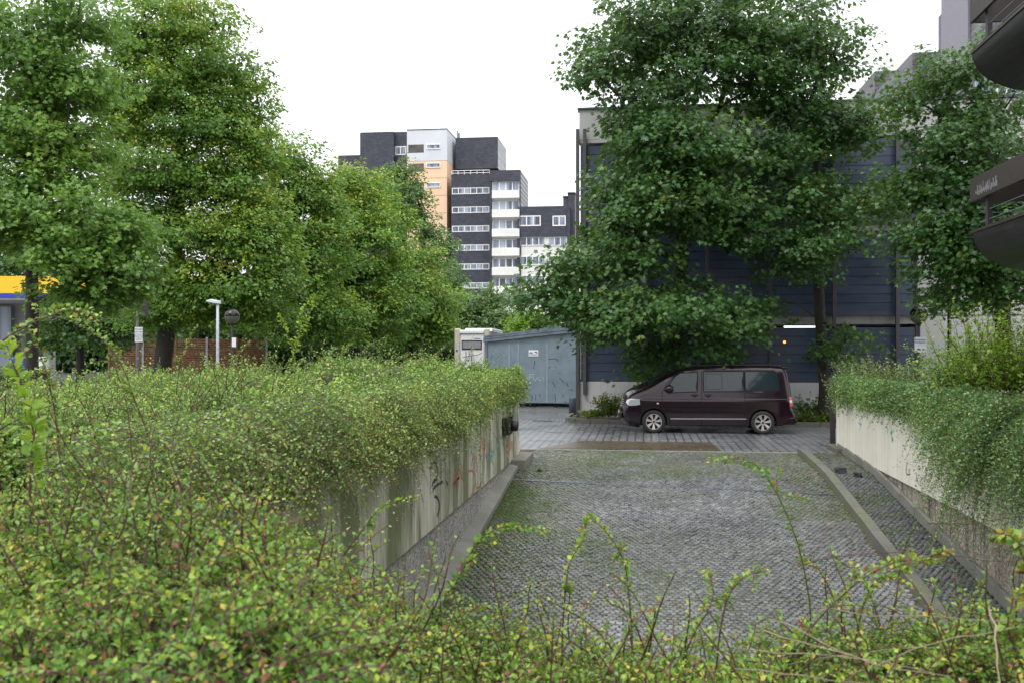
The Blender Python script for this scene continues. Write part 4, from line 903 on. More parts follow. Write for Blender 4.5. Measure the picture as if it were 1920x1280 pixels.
        patch('reverse_light', [(3.725, .955), (3.80, .95), (3.805, .885), (3.73, .885)], glossy('tail_white', (.7, .65, .65), .2), .011)
        patch('side_indicator', [(.08, .86), (.14, .86), (.14, .825), (.08, .825)], glossy('indicator', (.7, .6, .5), .2), .006)
        for cx in (0., 3.):
            yy = VY+.95+sgn*.855; cc = (VX+cx, yy, Z0+.325); g_ = sgn
            wh = MB(); wh.lathe([(.20, -.10*g_), (.29, -.11*g_), (.322, -.085*g_), (.327, -.05*g_), (.327, .05*g_), (.322, .08*g_), (.295, .105*g_), (.23, .11*g_), (.215, .09*g_)], cc, 40, 'y'); wo_ = wh.build('wheel', tyre, t, smooth=True)
            rm = MB(); rm.lathe([(.222, .085*g_), (.225, .10*g_), (.215, .105*g_), (.205, .08*g_), (.19, -.02*g_), (0, -.03*g_)], cc, 40, 'y'); ro = rm.build('rim', rub, wo_, smooth=True)
            s_ = MB(); s_.lathe([(.224, .095*g_), (.222, .112*g_), (.208, .112*g_), (.204, .07*g_)], cc, 40, 'y')
            s_.lathe([(.0, .10*g_), (.045, .10*g_), (.06, .085*g_), (.06, .03*g_)], cc, 20, 'y')
            for k in range(7):
                a = 2*PI*k/7+.2
                def pt(r, da, h): return (cc[0]+r*math.cos(a+da), cc[1]+h*g_, cc[2]+r*math.sin(a+da))
                V_ = [pt(.05, -.30, .088), pt(.05, .30, .088), pt(.206, .215, .104), pt(.206, -.215, .104), pt(.05, -.30, .05), pt(.05, .30, .05), pt(.206, .215, .06), pt(.206, -.215, .06)]
                s_.add(V_, [(0, 1, 2, 3), (7, 6, 5, 4), (0, 4, 5, 1), (1, 5, 6, 2), (2, 6, 7, 3), (3, 7, 4, 0)])
            s_.build('spokes', silver, wo_)
            m = MB(); m.lathe([(0, .102*g_), (.03, .104*g_), (.033, .1*g_)], cc, 14, 'y'); m.build('hub_cap', rub, wo_)
    # wheel wells, underbody, bumpers' details
    m = MB(); m.box(VX-.42, VX+3.42, VY+.22, VY+1.68, .22, .85); m.build('underbody', M['darkm'], t)
    m = MB(); m.box(VX-.835-.06, VX-.70, VY+.45, VY+1.45, .70, .98); 
    m = MB()
    for z in (.74, .80, .86, .92): m.box(VX-.965+(z-.7)*.25, VX-.85, VY+.42, VY+1.48, z, z+.03)
    m.build('grille', chrome, t)
    m = MB(); m.box(VX-1.0, VX-.9, VY+.30, VY+1.60, .40, .56); m.build('lower_intake', rub, t, bevel=.02)
    m = MB(); m.box(VX-1.015, VX-.99, VY+.69, VY+1.21, .50, .61); m.build('number_plate', plain('plate_white', (.7, .7, .7), .4), t)
    for yy in (VY+.28, VY+1.62):
        m = MB(); m.tube([(VX+.9, yy, 1.865), (VX+1.1, yy, 1.905), (VX+3.2, yy, 1.925), (VX+3.45, yy, 1.885)], .018, 6); m.build('roof_rail', rub, t, smooth=True)
    # rear spoiler and bumper
    m = MB(); m.prism([(3.50, 1.875), (3.70, 1.865), (3.72, 1.84), (3.60, 1.83)], -.72, .72, 'y'); m.v = [(VX+x, VY+.95+y, Z0+z) for x, y, z in m.v]; m.build('roof_spoiler', paint, t, bevel=.01)
    m = MB(); m.prism([(3.44, .47), (3.84, .47), (3.935, .42), (3.94, .36), (3.86, .28), (3.46, .26)], -.93, .93, 'y'); m.v = [(VX+x, VY+.95+y, Z0+z) for x, y, z in m.v]; m.build('rear_bumper', paint, t, bevel=.03, seg=3)
    m = MB(); m.tube([(VX+.02, VY+.35, 1.43), (VX+.35, VY+.75, 1.60)], .008, 5); m.tube([(VX+.02, VY+1.0, 1.45), (VX+.38, VY+1.4, 1.60)], .008, 5); m.build('wiper', rub, t)
    m = MB(); m.tube([(VX+3.3, VY+.95, 1.9), (VX+3.5, VY+.95, 2.0)], .008, 5); 
van()
# ------------------------------------------------------------------ foliage generators
DM = 3.8
def unit(v): return v/(np.linalg.norm(v, axis=-1, keepdims=True)+1e-9)
def leaf_arrays(C, ax, nm, L_, wr=.5, fold=.25):
    """4-vertex folded leaves"""
    ax = unit(ax); sd_ = unit(np.cross(ax, nm)); nm = np.cross(sd_, ax); L_ = L_[:, None]
    b = C; tip = C+ax*L_-nm*L_*.12; l = C+ax*L_*.48+sd_*L_*wr*.5+nm*L_*fold*.3; r = C+ax*L_*.48-sd_*L_*wr*.5+nm*L_*fold*.3
    V = np.stack([b, l, tip, r], 1).reshape(-1, 3); n = len(C)
    Fc = (np.array([[0, 1, 2], [0, 2, 3]])[None]+np.arange(n)[:, None, None]*4).reshape(-1, 3); return V, Fc
def maple_arrays(C, ax, nm, L_, fold=.2):
    """five-pointed leaf fan, 9 vertices"""
    ax = unit(ax); sd_ = unit(np.cross(ax, nm)); nm = np.cross(sd_, ax); n = len(C)
    uv = [(0, 0), (-.42, .12), (-.26, .34), (-.5, .62), (-.14, .62), (0, 1.), (.14, .62), (.5, .62), (.26, .34), (.42, .12)]
    V = np.stack([C+ax*(v*L_)[:, None]+sd_*(u*L_)[:, None]+nm*((abs(u)*fold-.12*v)*L_)[:, None] for u, v in uv], 1).reshape(-1, 3)
    T = [[0, 1, 2], [0, 2, 4], [2, 3, 4], [0, 4, 5], [0, 5, 6], [0, 6, 8], [6, 7, 8], [0, 8, 9]]
    Fc = (np.array(T)[None]+np.arange(n)[:, None, None]*10).reshape(-1, 3); return V, Fc
def tube_arrays(pts, rad, n=3):
    """pts (S,K,3), rad (S,K)"""
    S, K, _ = pts.shape; tg = unit(np.gradient(pts, axis=1)); up = np.zeros_like(tg); up[..., 2] = 1; up[np.abs(tg[..., 2]) > .9] = (1, 0, 0)
    u = unit(np.cross(tg, up)); v = np.cross(tg, u)
    V = np.stack([pts+(u*math.cos(2*PI*k/n)+v*math.sin(2*PI*k/n))*rad[..., None] for k in range(n)], 2).reshape(-1, 3)
    F_ = []
    for i in range(K-1):
        for k in range(n): F_.append((i*n+k, i*n+(k+1) % n, (i+1)*n+(k+1) % n, (i+1)*n+k))
    Fc = (np.array(F_)[None]+np.arange(S)[:, None, None]*K*n).reshape(-1, 4); return V, Fc
def rnoise(p, s=1., seed=0):
    r = np.random.default_rng(seed); o = 0
    for k in range(5):
        d = r.normal(size=3); d /= np.linalg.norm(d); o = o+np.sin(p@d*s*(1+.6*k)+r.uniform(0, 6))/(1+.4*k)
    return o/3.4
def tree(name, label, lobes, base, top, r0, mats, leaf=.13, dens=1.3, nl=34, cr_=.55, droop=.35, group=None, maple=False, cat='tree', seed=0, gap=0., topy=0.):
    rg_ = np.random.default_rng(seed+100); dens *= DM; nl = int(nl*1.1); leaf *= .98
    base = np.array(base, float); top = np.array(top, float)
    t = thing(name, tuple(base), label, cat, group)
    cen = []; out = []; lob = []
    for i, lb_ in enumerate(lobes):
        px, py, d, rx, rzz = lb_[:5]; c0 = P(px, py, d); rx *= d/FX; rzz *= d/FX; ry = lb_[5] if len(lb_) > 5 else (rx+rzz)/2
        area = 4*PI*((rx*rzz)**1.6/3+(rx*ry)**1.6/3+(ry*rzz)**1.6/3)**(1/1.6)
        n = max(8, int(area*dens)); dr = unit(rg_.normal(size=(n, 3))); 
        dr[:, 2] = np.where((dr[:, 2] < -.55), dr[:, 2]*.5, dr[:, 2])
        rr = np.where(rg_.uniform(size=n) < .72, rg_.uniform(.72, 1.0, n), rg_.uniform(.25, .75, n))
        rr *= 1+.20*rnoise(dr*3+i*7, 1.6, i)
        loc = dr*rr[:, None]*np.array([rx, ry, rzz]); 
        ex = loc[:, :1]*R+loc[:, 1:2]*F; ex[:, 2] = loc[:, 2]
        cen.append(c0+ex); out.append(unit(ex+np.array([0, 0, .15]))); lob.append(np.full(n, i))
    cen = np.concatenate(cen); out = np.concatenate(out); lob = np.concatenate(lob)
    if gap: k = rnoise(cen, .9, seed+3) > -gap*0+(-.75+gap); cen, out, lob = cen[k], out[k], lob[k]
    k = cen[:, 2] > .3; cen, out, lob = cen[k], out[k], lob[k]; N = len(cen)
    # leaves: each clump a drooping layered spray
    ctint = np.clip(.42+.32*rnoise(cen, .8, seed)+rg_.normal(0, .10, N), 0, 1); cval = np.clip(.5+rg_.normal(0, .13, N), 0, 1)
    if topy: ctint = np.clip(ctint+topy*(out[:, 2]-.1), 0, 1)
    cnt = rg_.poisson(nl, N)+5; idx = np.repeat(np.arange(N), cnt); T = len(idx)
    NT = 6; a = rg_.uniform(0, 2*PI, (N, NT)); rr = np.sqrt(rg_.uniform(.05, 1, (N, NT))); tz_ = rg_.normal(0, .22, (N, NT)); ti = rg_.integers(0, NT, T)
    a = a[idx, ti]; rr = rr[idx, ti]; tz_ = tz_[idx, ti]; o_ = out[idx]
    side = unit(np.cross(o_, np.array([0, 0, 1.])+rg_.normal(0, .05, 3))); hz_ = unit(o_*np.array([1, 1, .25]))
    sz = cr_*rg_.uniform(.75, 1.25, N)[idx]
    loc = hz_*(rr*np.cos(a)*sz*1.15)[:, None]+side*(rr*np.sin(a)*sz*.9)[:, None]; loc[:, 2] += tz_*sz-droop*(rr**2)*sz*(.6+.5*np.cos(a))
    loc += np.clip(rg_.normal(0, 1, (T, 3)), -1.8, 1.8)*(sz*.21)[:, None]*np.array([1, 1, .7])
    # a second level of grouping: little twigs
    C = cen[idx]+loc
    ax = unit(hz_*(.5+.7*np.cos(a))[:, None]+side*(np.sin(a)*.8)[:, None]+rg_.normal(0, .35, (T, 3))-np.array([0, 0, .45]))
    nm = unit(o_*.55+np.array([0, 0, .7])+rg_.normal(0, .55, (T, 3)))
    Ls = leaf*rg_.uniform(.65, 1.25, T)
    fn = maple_arrays if maple else leaf_arrays
    V, Fc = fn(C, ax, nm, Ls) if maple else fn(C, ax, nm, Ls, .72)
    per = len(V)//T
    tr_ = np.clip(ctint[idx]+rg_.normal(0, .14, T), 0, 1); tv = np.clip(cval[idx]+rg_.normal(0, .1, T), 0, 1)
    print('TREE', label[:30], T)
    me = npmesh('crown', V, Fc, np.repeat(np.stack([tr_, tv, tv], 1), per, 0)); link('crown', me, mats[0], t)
    # skeleton
    trunk = [base+(top-base)*f+np.array([math.sin(f*5+seed)*.06, math.cos(f*4+seed)*.05, 0])*np.linalg.norm(top-base)*.1*(f > 0) for f in np.linspace(0, 1, 9)]
    nodes = [p for p in trunk]; par = [-1]+list(range(8)); plen = [0]*9
    for i in range(1, 9): plen[i] = plen[i-1]+np.linalg.norm(nodes[i]-nodes[i-1])
    cand = rg_.permutation(N)[:min(N, 420)]; tgt = cen[cand]-out[cand]*cr_*.3; tgt = tgt[np.argsort(np.linalg.norm(tgt-top, axis=1))]
    for p in tgt:
        nd = np.array(nodes); d = np.linalg.norm(nd-p, axis=1); up_ = np.maximum(0, nd[:, 2]-p[2]+.0)
        cost = d+.22*np.array(plen)+.9*up_; cost[:3] += 3; j = int(np.argmin(cost)); q_ = nodes[j]
        k = max(1, int(d[j]/.9)); prev = j
        for s_ in range(1, k+1):
            f = s_/k; pt = q_+(p-q_)*f+np.array([0, 0, .12*d[j]*math.sin(f*PI)])+rg_.normal(0, .05, 3)*(f < 1)
            nodes.append(pt); par.append(prev); plen.append(plen[prev]+np.linalg.norm(pt-nodes[prev])); prev = len(nodes)-1
    n = len(nodes); w_ = np.ones(n)
    for i in range(n-1, 0, -1): w_[par[i]] += w_[i]
    rad = np.maximum(.010, r0*(w_/w_[0])**.5)
    rad[0] = r0*1.25
    nd = np.array(nodes); i = np.arange(1, n); pa = np.array(par)[1:]
    seg = np.stack([nd[pa], nd[i]], 1); rr = np.stack([np.minimum(rad[pa], rad[i]*1.35), rad[i]], 1)
    big = rr[:, 1] > r0*.22
    V1, F1 = tube_arrays(seg[big], rr[big], 9); V2, F2 = tube_arrays(seg[~big], rr[~big], 4)
    me = npmesh('trunk', np.concatenate([V1, V2]), np.concatenate([F1, F2+len(V1)])); link('trunk', me, mats[1], t, smooth=True)
    return t
def stems(roots, dirs, Ln, grav, K=7, wob=.05):
    tt = np.linspace(0, 1, K); S = len(roots)
    pts = roots[:, None]+dirs[:, None]*(Ln[:, None]*tt)[..., None]
    pts[..., 2] -= (grav*Ln)[:, None]*tt**2
    ph = rng.uniform(0, 6, (S, 1, 3)); pts += np.sin(tt[None, :, None]*rng.uniform(3, 7, (S, 1, 3))+ph)*wob*Ln[:, None, None]*tt[None, :, None]
    return pts
def leafy(pts, nleaf, size, clamp=None, wr=.72, t0=.08, spread=1., bias=0.):
    """leaves set alternately along each stem; pts (S,K,3)"""
    S, K, _ = pts.shape; idx = np.repeat(np.arange(S), nleaf); T = len(idx)
    k = np.concatenate([np.arange(m_) for m_ in nleaf]); f = t0+(1-t0)*(k+rng.uniform(0, 1, T))/nleaf[idx]
    g_ = np.clip(f, 0, .9999)*(K-1); i0 = g_.astype(int); fr = (g_-i0)[:, None]
    p = pts[idx, i0]*(1-fr)+pts[idx, i0+1]*fr; tg = unit(pts[idx, i0+1]-pts[idx, i0])
    rv = unit(np.cross(tg, rng.normal(size=(T, 3)))); ax = unit(tg*.55+rv*spread+np.array([0, 0, .1]))
    nm = unit(np.array([0, 0, 1.])+rng.normal(0, .45, (T, 3))+tg*.2)
    Ls = size[idx]*rng.uniform(.6, 1.25, T)*(1-.35*f**3); pat = rnoise(pts[:, 0], 1.5, 21); pat2 = rnoise(pts[:, 0], 3.1, 22)
    p = p+rv*(Ls*.15)[:, None]
    V, Fc = leaf_arrays(p, ax, nm, Ls, wr, .3); st = np.clip(.5+.55*pat+.25*pat2+rng.normal(0, .2, S), 0, 1)
    tr_ = np.clip(.12+.6*rng.beta(1.6, 1.9, T)+.42*(st[idx]-.5)+.22*f**2, 0, 1); 
    red = rng.uniform(0, 1, T) < .015; tr_ = np.where(red, .975, np.minimum(tr_, .95))
    if bias: tr_ = np.where(rng.uniform(0, 1, T) < bias, rng.uniform(.86, 1., T), tr_)
    tv = np.clip(.5+.45*(st[idx]-.5)+rng.normal(0, .16, T), 0, 1)
    return V, Fc, np.repeat(np.stack([tr_, tv, tv], 1), 4, 0), Ls
def bush(name, groups, mats, label=None, cat=None, kind=None, group=None, root=None, tw=None):
    """groups: list of (pts, nleaf, size, bias); one object with leaf and twig materials, or a thing with parts"""
    LV = []; LF = []; LT = []; TV = []; TF = []; a = b = 0
    for (pts, nl_, sz, bias, tr_) in groups:
        V, Fc, T, _ = leafy(pts, nl_, sz, bias=bias); LV.append(V); LF.append(Fc+a); LT.append(T); a += len(V)
        V, Fc = tube_arrays(pts, (tr_[:, None]*np.linspace(1, .45, pts.shape[1])[None]), 3); TV.append(V); TF.append(Fc+b); b += len(V)
    LV, LF, LT, TV, TF = map(np.concatenate, (LV, LF, LT, TV, TF))
    if kind == 'stuff':
        V = np.concatenate([LV, TV]); nf = len(LF); me = bpy.data.meshes.new(name)
        me.vertices.add(len(V)); me.vertices.foreach_set('co', V.astype(np.float32).ravel())
        li = np.concatenate([LF.ravel(), (TF+len(LV)).ravel()]).astype(np.int32); me.loops.add(len(li)); me.loops.foreach_set('vertex_index', li)
        ls = np.concatenate([np.arange(nf)*3, nf*3+np.arange(len(TF))*4]).astype(np.int32); me.polygons.add(len(ls)); me.polygons.foreach_set('loop_start', ls)
        me.polygons.foreach_set('material_index', np.concatenate([np.zeros(nf), np.ones(len(TF))]).astype(np.int32))
        at = me.attributes.new('tint', 'FLOAT_COLOR', 'POINT'); c_ = np.ones((len(V), 4), np.float32); c_[:len(LV), :3] = LT; at.data.foreach_set('color', c_.ravel())
        me.update(calc_edges=True); o = link(name, me, mats); return tag(o, label, cat, group, kind)
    t = thing(name, tuple(root), label, cat, group)
    link('leaves', npmesh('leaves', LV, LF, LT), mats[0], t); link('stem', npmesh('stem', TV, TF), mats[1], t); return t
def grp(roots, dirs, Ln, grav, spac, size, bias=0., K=7, tr_=.0036, wob=.05):
    pts = stems(roots, unit(dirs), Ln, grav, K, wob); nl_ = np.maximum(3, (Ln/(spac*1.3)).astype(int)); return (pts, nl_, size*1.6, bias, np.full(len(Ln), tr_)*(.4+.6*Ln))
def poisson_area(x0, x1, y0, y1, n): return np.stack([rng.uniform(x0, x1, n), rng.uniform(y0, y1, n)], 1)
# ------------------------------------------------------------------ cotoneaster on the left bed
def HL(x, y):
    h = 1.93+.17*ss(y, 8, 16)-.34*ss(-x, 5.2, 8.2)*(1-.35*ss(y, 12, 20))-.2*ss(-x, 3.5, 5)*(1-ss(y, 5, 9))+.11*np.sin(x*1.7+y*.9)*np.sin(y*.7+2)+.10*np.sin(x*3.3-y*2.1)+.09*np.sin(y*4.1+x*2.2)
    e = ss(x, -3.5, -2.72); return h-.42*e
def mound(name, H, x0, x1, y0, y1, low, n=(40, 90), z0=1.0):
    xs = np.linspace(x0, x1, n[0]); ys_ = np.linspace(y0, y1, n[1]); X, Y = np.meshgrid(xs, ys_); Z = np.maximum(H(X, Y)-low, z0)
    Z[0] = Z[-1] = z0; Z[:, 0] = z0; Z[:, -1] = z0
    V = np.stack([X, Y, Z], -1).reshape(-1, 3); a = np.arange((n[1]-1)*n[0]).reshape(n[1]-1, n[0])[:, :-1].ravel()
    Fc = np.stack([a, a+1, a+n[0]+1, a+n[0]], 1); return npmesh(name, V, Fc)
gs_ = []
# density falls with distance
for (ya, yb, n, sz, sp_, ln) in ((1.6, 3.6, 4200, .019, .0095, .42), (3.6, 6.5, 5600, .021, .012, .45), (6.5, 11., 5600, .025, .017, .5), (11., 16., 4600, .032, .024, .55), (16., 21.7, 4200, .040, .032, .58)):
    xl_ = {1.6: -4.6, 3.6: -6.6, 6.5: -9.2, 11.: -11.3, 16.: -11.4}[ya]
    xy = poisson_area(xl_, -2.75, ya, yb, n); x, y = xy.T
    pn_ = rnoise(np.stack([x, y, x*0], 1), 2.6, 31); kk = pn_ > -.42+rng.normal(0, .08, n); x, y, pn_ = x[kk], y[kk], pn_[kk]; n = len(x)
    z = HL(x, y)-.34+.16*pn_
    dirs = np.stack([rng.normal(.35, .5, n), rng.normal(-.25, .4, n), rng.uniform(.3, 1.0, n)], 1); Ln = rng.uniform(.55, 1.15, n)*ln
    edge = (x > -3.1); dirs[edge, 0] += .3; Ln[edge] *= .75*(1-.3*ss(y[edge], 13, 18))
    gs_.append(grp(np.stack([x, y, z], 1), dirs, Ln, rng.uniform(.3, .9, n), sp_, np.full(n, sz), .015))
# overhang down the face of the wall
n = 6000; y = rng.uniform(4.5, 21.9, n); x = rng.uniform(-3.1, -2.72, n); z = 1.42+rng.uniform(.0, .55, n)
dirs = np.stack([rng.uniform(.6, 1.0, n), rng.normal(-.35, .3, n), rng.uniform(-.15, .45, n)], 1)
gs_.append(grp(np.stack([x, y, z], 1), dirs, rng.uniform(.3, .55, n)*np.where(rng.uniform(size=n) < .25, 1.45, 1)*(1-.42*ss(y, 12.5, 18)), rng.uniform(.25, .8, n)*np.where(rng.uniform(size=n) < .08, 1.8, 1), .019, .015+.0008*y, .01))
n = 60; y = rng.uniform(8.5, 19.0, n); x = np.full(n, -2.60)+rng.uniform(-.05, .08, n)
dirs = np.stack([rng.uniform(.02, .12, n), rng.normal(0, .12, n), np.full(n, -1.)], 1)
gs_.append(grp(np.stack([x, y, 1.35+rng.uniform(-.1, .1, n)], 1), dirs, rng.uniform(.25, .75, n), np.full(n, .1), .018, np.full(n, .017), 0))
# taller shoots above the mass
n = 620; xy = np.concatenate([poisson_area(-9, -2.9, 8, 21.5, 480), poisson_area(-4.5, -2.9, 2.8, 8, 140)]); x, y = xy.T
dirs = np.stack([rng.normal(.15, .35, n), rng.normal(0, .3, n), rng.uniform(.8, 1.2, n)], 1)
gs_.append(grp(np.stack([x, y, HL(x, y)-.25], 1), dirs, rng.uniform(.45, .85, n), rng.uniform(.1, .5, n), .026, np.where(y < 8, .018, .026), .04, tr_=.006))
n = 420; x = rng.uniform(-6, -2.6, n); y = rng.uniform(2.6, 9, n)
dirs = np.stack([rng.normal(.1, .4, n), rng.normal(-.1, .35, n), rng.uniform(.6, 1.2, n)], 1)
gs_.append(grp(np.stack([x, y, HL(x, y)-.2], 1), dirs, rng.uniform(.35, .7, n), rng.uniform(.1, .6, n), .022, np.full(n, .017), .05, tr_=.007))
bush('cotoneaster_hedge', gs_, [M['cot'], M['twig']], kind='stuff', label='dense grey green cotoneaster spilling over the left graffiti wall', cat='hedge')
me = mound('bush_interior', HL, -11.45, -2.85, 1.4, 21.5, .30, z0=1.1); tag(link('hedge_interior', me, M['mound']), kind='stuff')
# ------------------------------------------------------------------ front bed by the camera
fu = np.array([-2.3, -1.75, -.84, -.5, -.3, -.05, .3, .62, .8, 1.2, 2.2]); fz = np.array([1.92, 1.92, 1.88, 1.68, 1.58, 1.46, 1.44, 1.54, 1.53, 1.55, 1.6])
def HF(x, y):
    d = F[0]*x+F[1]*y; r = R[0]*x+R[1]*y; return np.interp(r/np.maximum(d, .5)*3.4, fu, fz)+.05*np.sin(x*5+y*3)+.03*np.sin(x*11-y*7)
gs_ = []
n = 11000; xy = poisson_area(-2.9, 3.6, 1.75, 3.42, n); x, y = xy.T; z = HF(x, y)-.20
dirs = np.stack([rng.normal(.1, .6, n), rng.normal(.1, .55, n), rng.uniform(.3, 1.0, n)], 1)
gs_.append(grp(np.stack([x, y, z], 1), dirs, rng.uniform(.18, .42, n), rng.uniform(.3, .9, n), .0085, np.full(n, .0118), .09, tr_=.0045))
n = 900; x = rng.uniform(-2.9, 3.6, n); y = rng.uniform(3.2, 3.5, n); z = HF(x, y)-rng.uniform(.15, .4, n)
dirs = np.stack([rng.normal(.1, .5, n), rng.uniform(.3, 1, n), rng.uniform(.2, 1.0, n)], 1)
gs_.append(grp(np.stack([x, y, z], 1), dirs, rng.uniform(.2, .4, n), rng.uniform(.4, .9, n), .011, np.full(n, .0122), .12, tr_=.0045))
# upright shoots
n = 480; x = np.where(rng.uniform(size=n) < .5, rng.uniform(-2.9, -.4, n), rng.uniform(-.4, 2.8, n)); y = rng.uniform(2.3, 3.45, n)
dirs = np.stack([rng.normal(.0, .35, n), rng.normal(0, .25, n), rng.uniform(.8, 1.2, n)], 1)
gs_.append(grp(np.stack([x, y, HF(x, y)-.15], 1), dirs, rng.uniform(.2, .5, n), rng.uniform(.1, .45, n), .014, np.full(n, .0135), .10, tr_=.006))
bush('cotoneaster_hedge', gs_, [M['cotf'], M['twig']], kind='stuff', label='out of focus cotoneaster with yellow and red leaves in the foreground', cat='hedge')
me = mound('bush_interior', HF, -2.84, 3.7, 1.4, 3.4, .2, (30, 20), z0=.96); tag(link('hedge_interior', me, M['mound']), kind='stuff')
# ------------------------------------------------------------------ right bed
def HR(x, y): return 1.62+.22*ss(y, 23, 14)+.10*np.sin(y*1.3+1)+.07*np.sin(y*3.1+x*2)+.35*ss(x, 5.0, 6.2)*ss(y, 22, 15)
gs_ = []
for (ya, yb, n, sz, sp_) in ((8.5, 13., 4200, .030, .020), (13., 18., 4600, .034, .024), (18., 23.9, 4200, .040, .030)):
    xy = poisson_area(4.55, 8.2, ya, yb, n); x, y = xy.T
    dirs = np.stack([rng.normal(-.3, .5, n), rng.normal(-.15, .5, n), rng.uniform(.35, 1.1, n)], 1); dirs[x < 4.9, 0] -= .25
    gs_.append(grp(np.stack([x, y, HR(x, y)-.3], 1), dirs, rng.uniform(.3, .6, n), rng.uniform(.4, 1., n), sp_, np.full(n, sz), .02))
n = 2600; y = rng.uniform(9, 24.1, n); x = rng.uniform(4.45, 4.8, n)
dirs = np.stack([rng.uniform(-1, -.4, n), rng.normal(-.15, .4, n), rng.uniform(-.1, .7, n)], 1)
gs_.append(grp(np.stack([x, y, 1.26+rng.uniform(.0, .5, n)], 1), dirs, rng.uniform(.2, .42, n), rng.uniform(.4, 1.2, n), .019, np.full(n, .032), .02))
# heavy drapes
def drape(yc, sy, n, l0, l1, out=.35):
    y = rng.normal(yc, sy, n); x = rng.uniform(4.35, 4.7, n)
    dirs = np.stack([rng.uniform(-1.2, -.3, n)*out/.35, rng.normal(.35, .35, n), rng.uniform(-.6, .5, n)], 1)
    gs_.append(grp(np.stack([x, y, 1.35+rng.uniform(-.05, .5, n)], 1), dirs, rng.uniform(l0, l1, n)*.72, rng.uniform(.6, 1.8, n), .017, np.full(n, .028), .02, tr_=.002))
drape(15.2, .7, 330, .35, .8, .5); drape(14.2, .45, 260, .5, 1.05, .45); drape(13.2, .3, 240, .6, 1.2, .5); drape(12.5, .2, 70, 1.0, 1.9, .3); drape(11.0, .4, 520, .6, 1.1, .7)
n = 60; y = rng.normal(13.3, .9, n); dirs = np.stack([rng.uniform(-.25, -.02, n), rng.normal(.1, .15, n), np.full(n, -1.)], 1)
gs_.append(grp(np.stack([np.full(n, 4.38)-rng.uniform(0, .12, n), y, np.full(n, 1.15)], 1), dirs, rng.uniform(.4, 1.2, n), np.full(n, .1), .016, np.full(n, .026), 0))
bush('cotoneaster_hedge', gs_, [M['cotr'], M['twig']], kind='stuff', label='green cotoneaster trailing down the pale right wall', cat='hedge')
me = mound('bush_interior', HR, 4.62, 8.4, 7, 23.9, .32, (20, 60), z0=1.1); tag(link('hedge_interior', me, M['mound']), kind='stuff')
# reddish tips at the far end of the right bed
def shrub(name, px, py_top, py_bot, d, wpx, n, label, cat, lf, size=.04, spac=.03, grav=.25, bias=0., lean=.35, tr_=.004, mat2=None, group=None):
    b = P(px, py_bot, d); top = P(px, py_top, d)[2]; h = top-b[2]; w_ = wpx/FX*d
    rt_ = np.stack([b[0]+rng.normal(0, w_*.22, n), b[1]+rng.normal(0, w_*.22, n), np.full(n, b[2])], 1)
    dirs = np.stack([(rt_[:, 0]-b[0])/w_*1.2+rng.normal(0, lean*.5, n), rng.normal(0, lean*.5, n), np.ones(n)], 1); Ln = rng.uniform(.45, 1.12, n)*h
    return bush(name, [grp(rt_, dirs, Ln, np.full(n, grav)*rng.uniform(.4, 1.4, n), spac, np.full(n, size), bias, tr_=tr_)], [lf, mat2 or M['twig']], label, cat, None, group, root=b)
shrub('cotoneaster_shrub', 1640, 650, 745, 22.6, 130, 280, 'reddish tipped shrub at the far corner of the pale right wall', 'shrub', M['cotr'], .03, .03, .3, .3)
shrub('green_shrub', 1848, 560, 740, 14.5, 110, 150, 'tall bright green shrub rising from the right hedge', 'shrub', M['fresh'], .045, .04, .15)
shrub('green_shrub', 1800, 628, 740, 15.5, 110, 170, 'bushy shrub half hiding the parking sign on the right bed', 'shrub', M['cotr'], .038, .03, .2)
shrub('leafy_shrub', 1900, 575, 740, 13.5, 80, 110, 'light green shrub at the right edge above the hedge', 'shrub', M['fresh'], .045, .045, .15)
# plants of the bed in front of the garage
shrub('bamboo_shrub', 1148, 728, 780, 32.0, 40, 120, 'feathery green shrub in the bed left of the van', 'shrub', M['weed'], .07, .05, .25, tr_=.006)
shrub('ground_plant', 1112, 764, 781, 32.2, 50, 90, 'low green plants at the kerb corner left of the van', 'plant', M['weed'], .09, .05, .5, tr_=.004)
shrub('broadleaf_shrub', 1536, 732, 790, 31.8, 40, 60, 'broad leaved dark shrub behind the van by the maple trunk', 'shrub', M['maple'], .10, .09, .3, tr_=.007)
shrub('broadleaf_shrub', 1500, 732, 790, 32.1, 30, 12, 'thin arching shrub right behind the rear of the van', 'shrub', M['maple'], .15, .12, .4, tr_=.006)
shrub('ground_plant', 1530, 765, 790, 31.6, 90, 160, 'low leafy plants behind the kerb right of the van', 'plant', M['weed'], .10, .05, .5, tr_=.004)
shrub('grass_tuft', 1002, 867, 884, 20.9, 8, 40, 'taller weed tuft growing from the cobbles near the concrete block', 'plant', M['weed'], .03, .02, .3, tr_=.002)
shrub('grass_tuft', 1011, 872, 890, 20.3, 8, 40, 'lower weed tuft nearest the drain by the concrete block', 'plant', M['weed'], .03, .02, .3, tr_=.002)
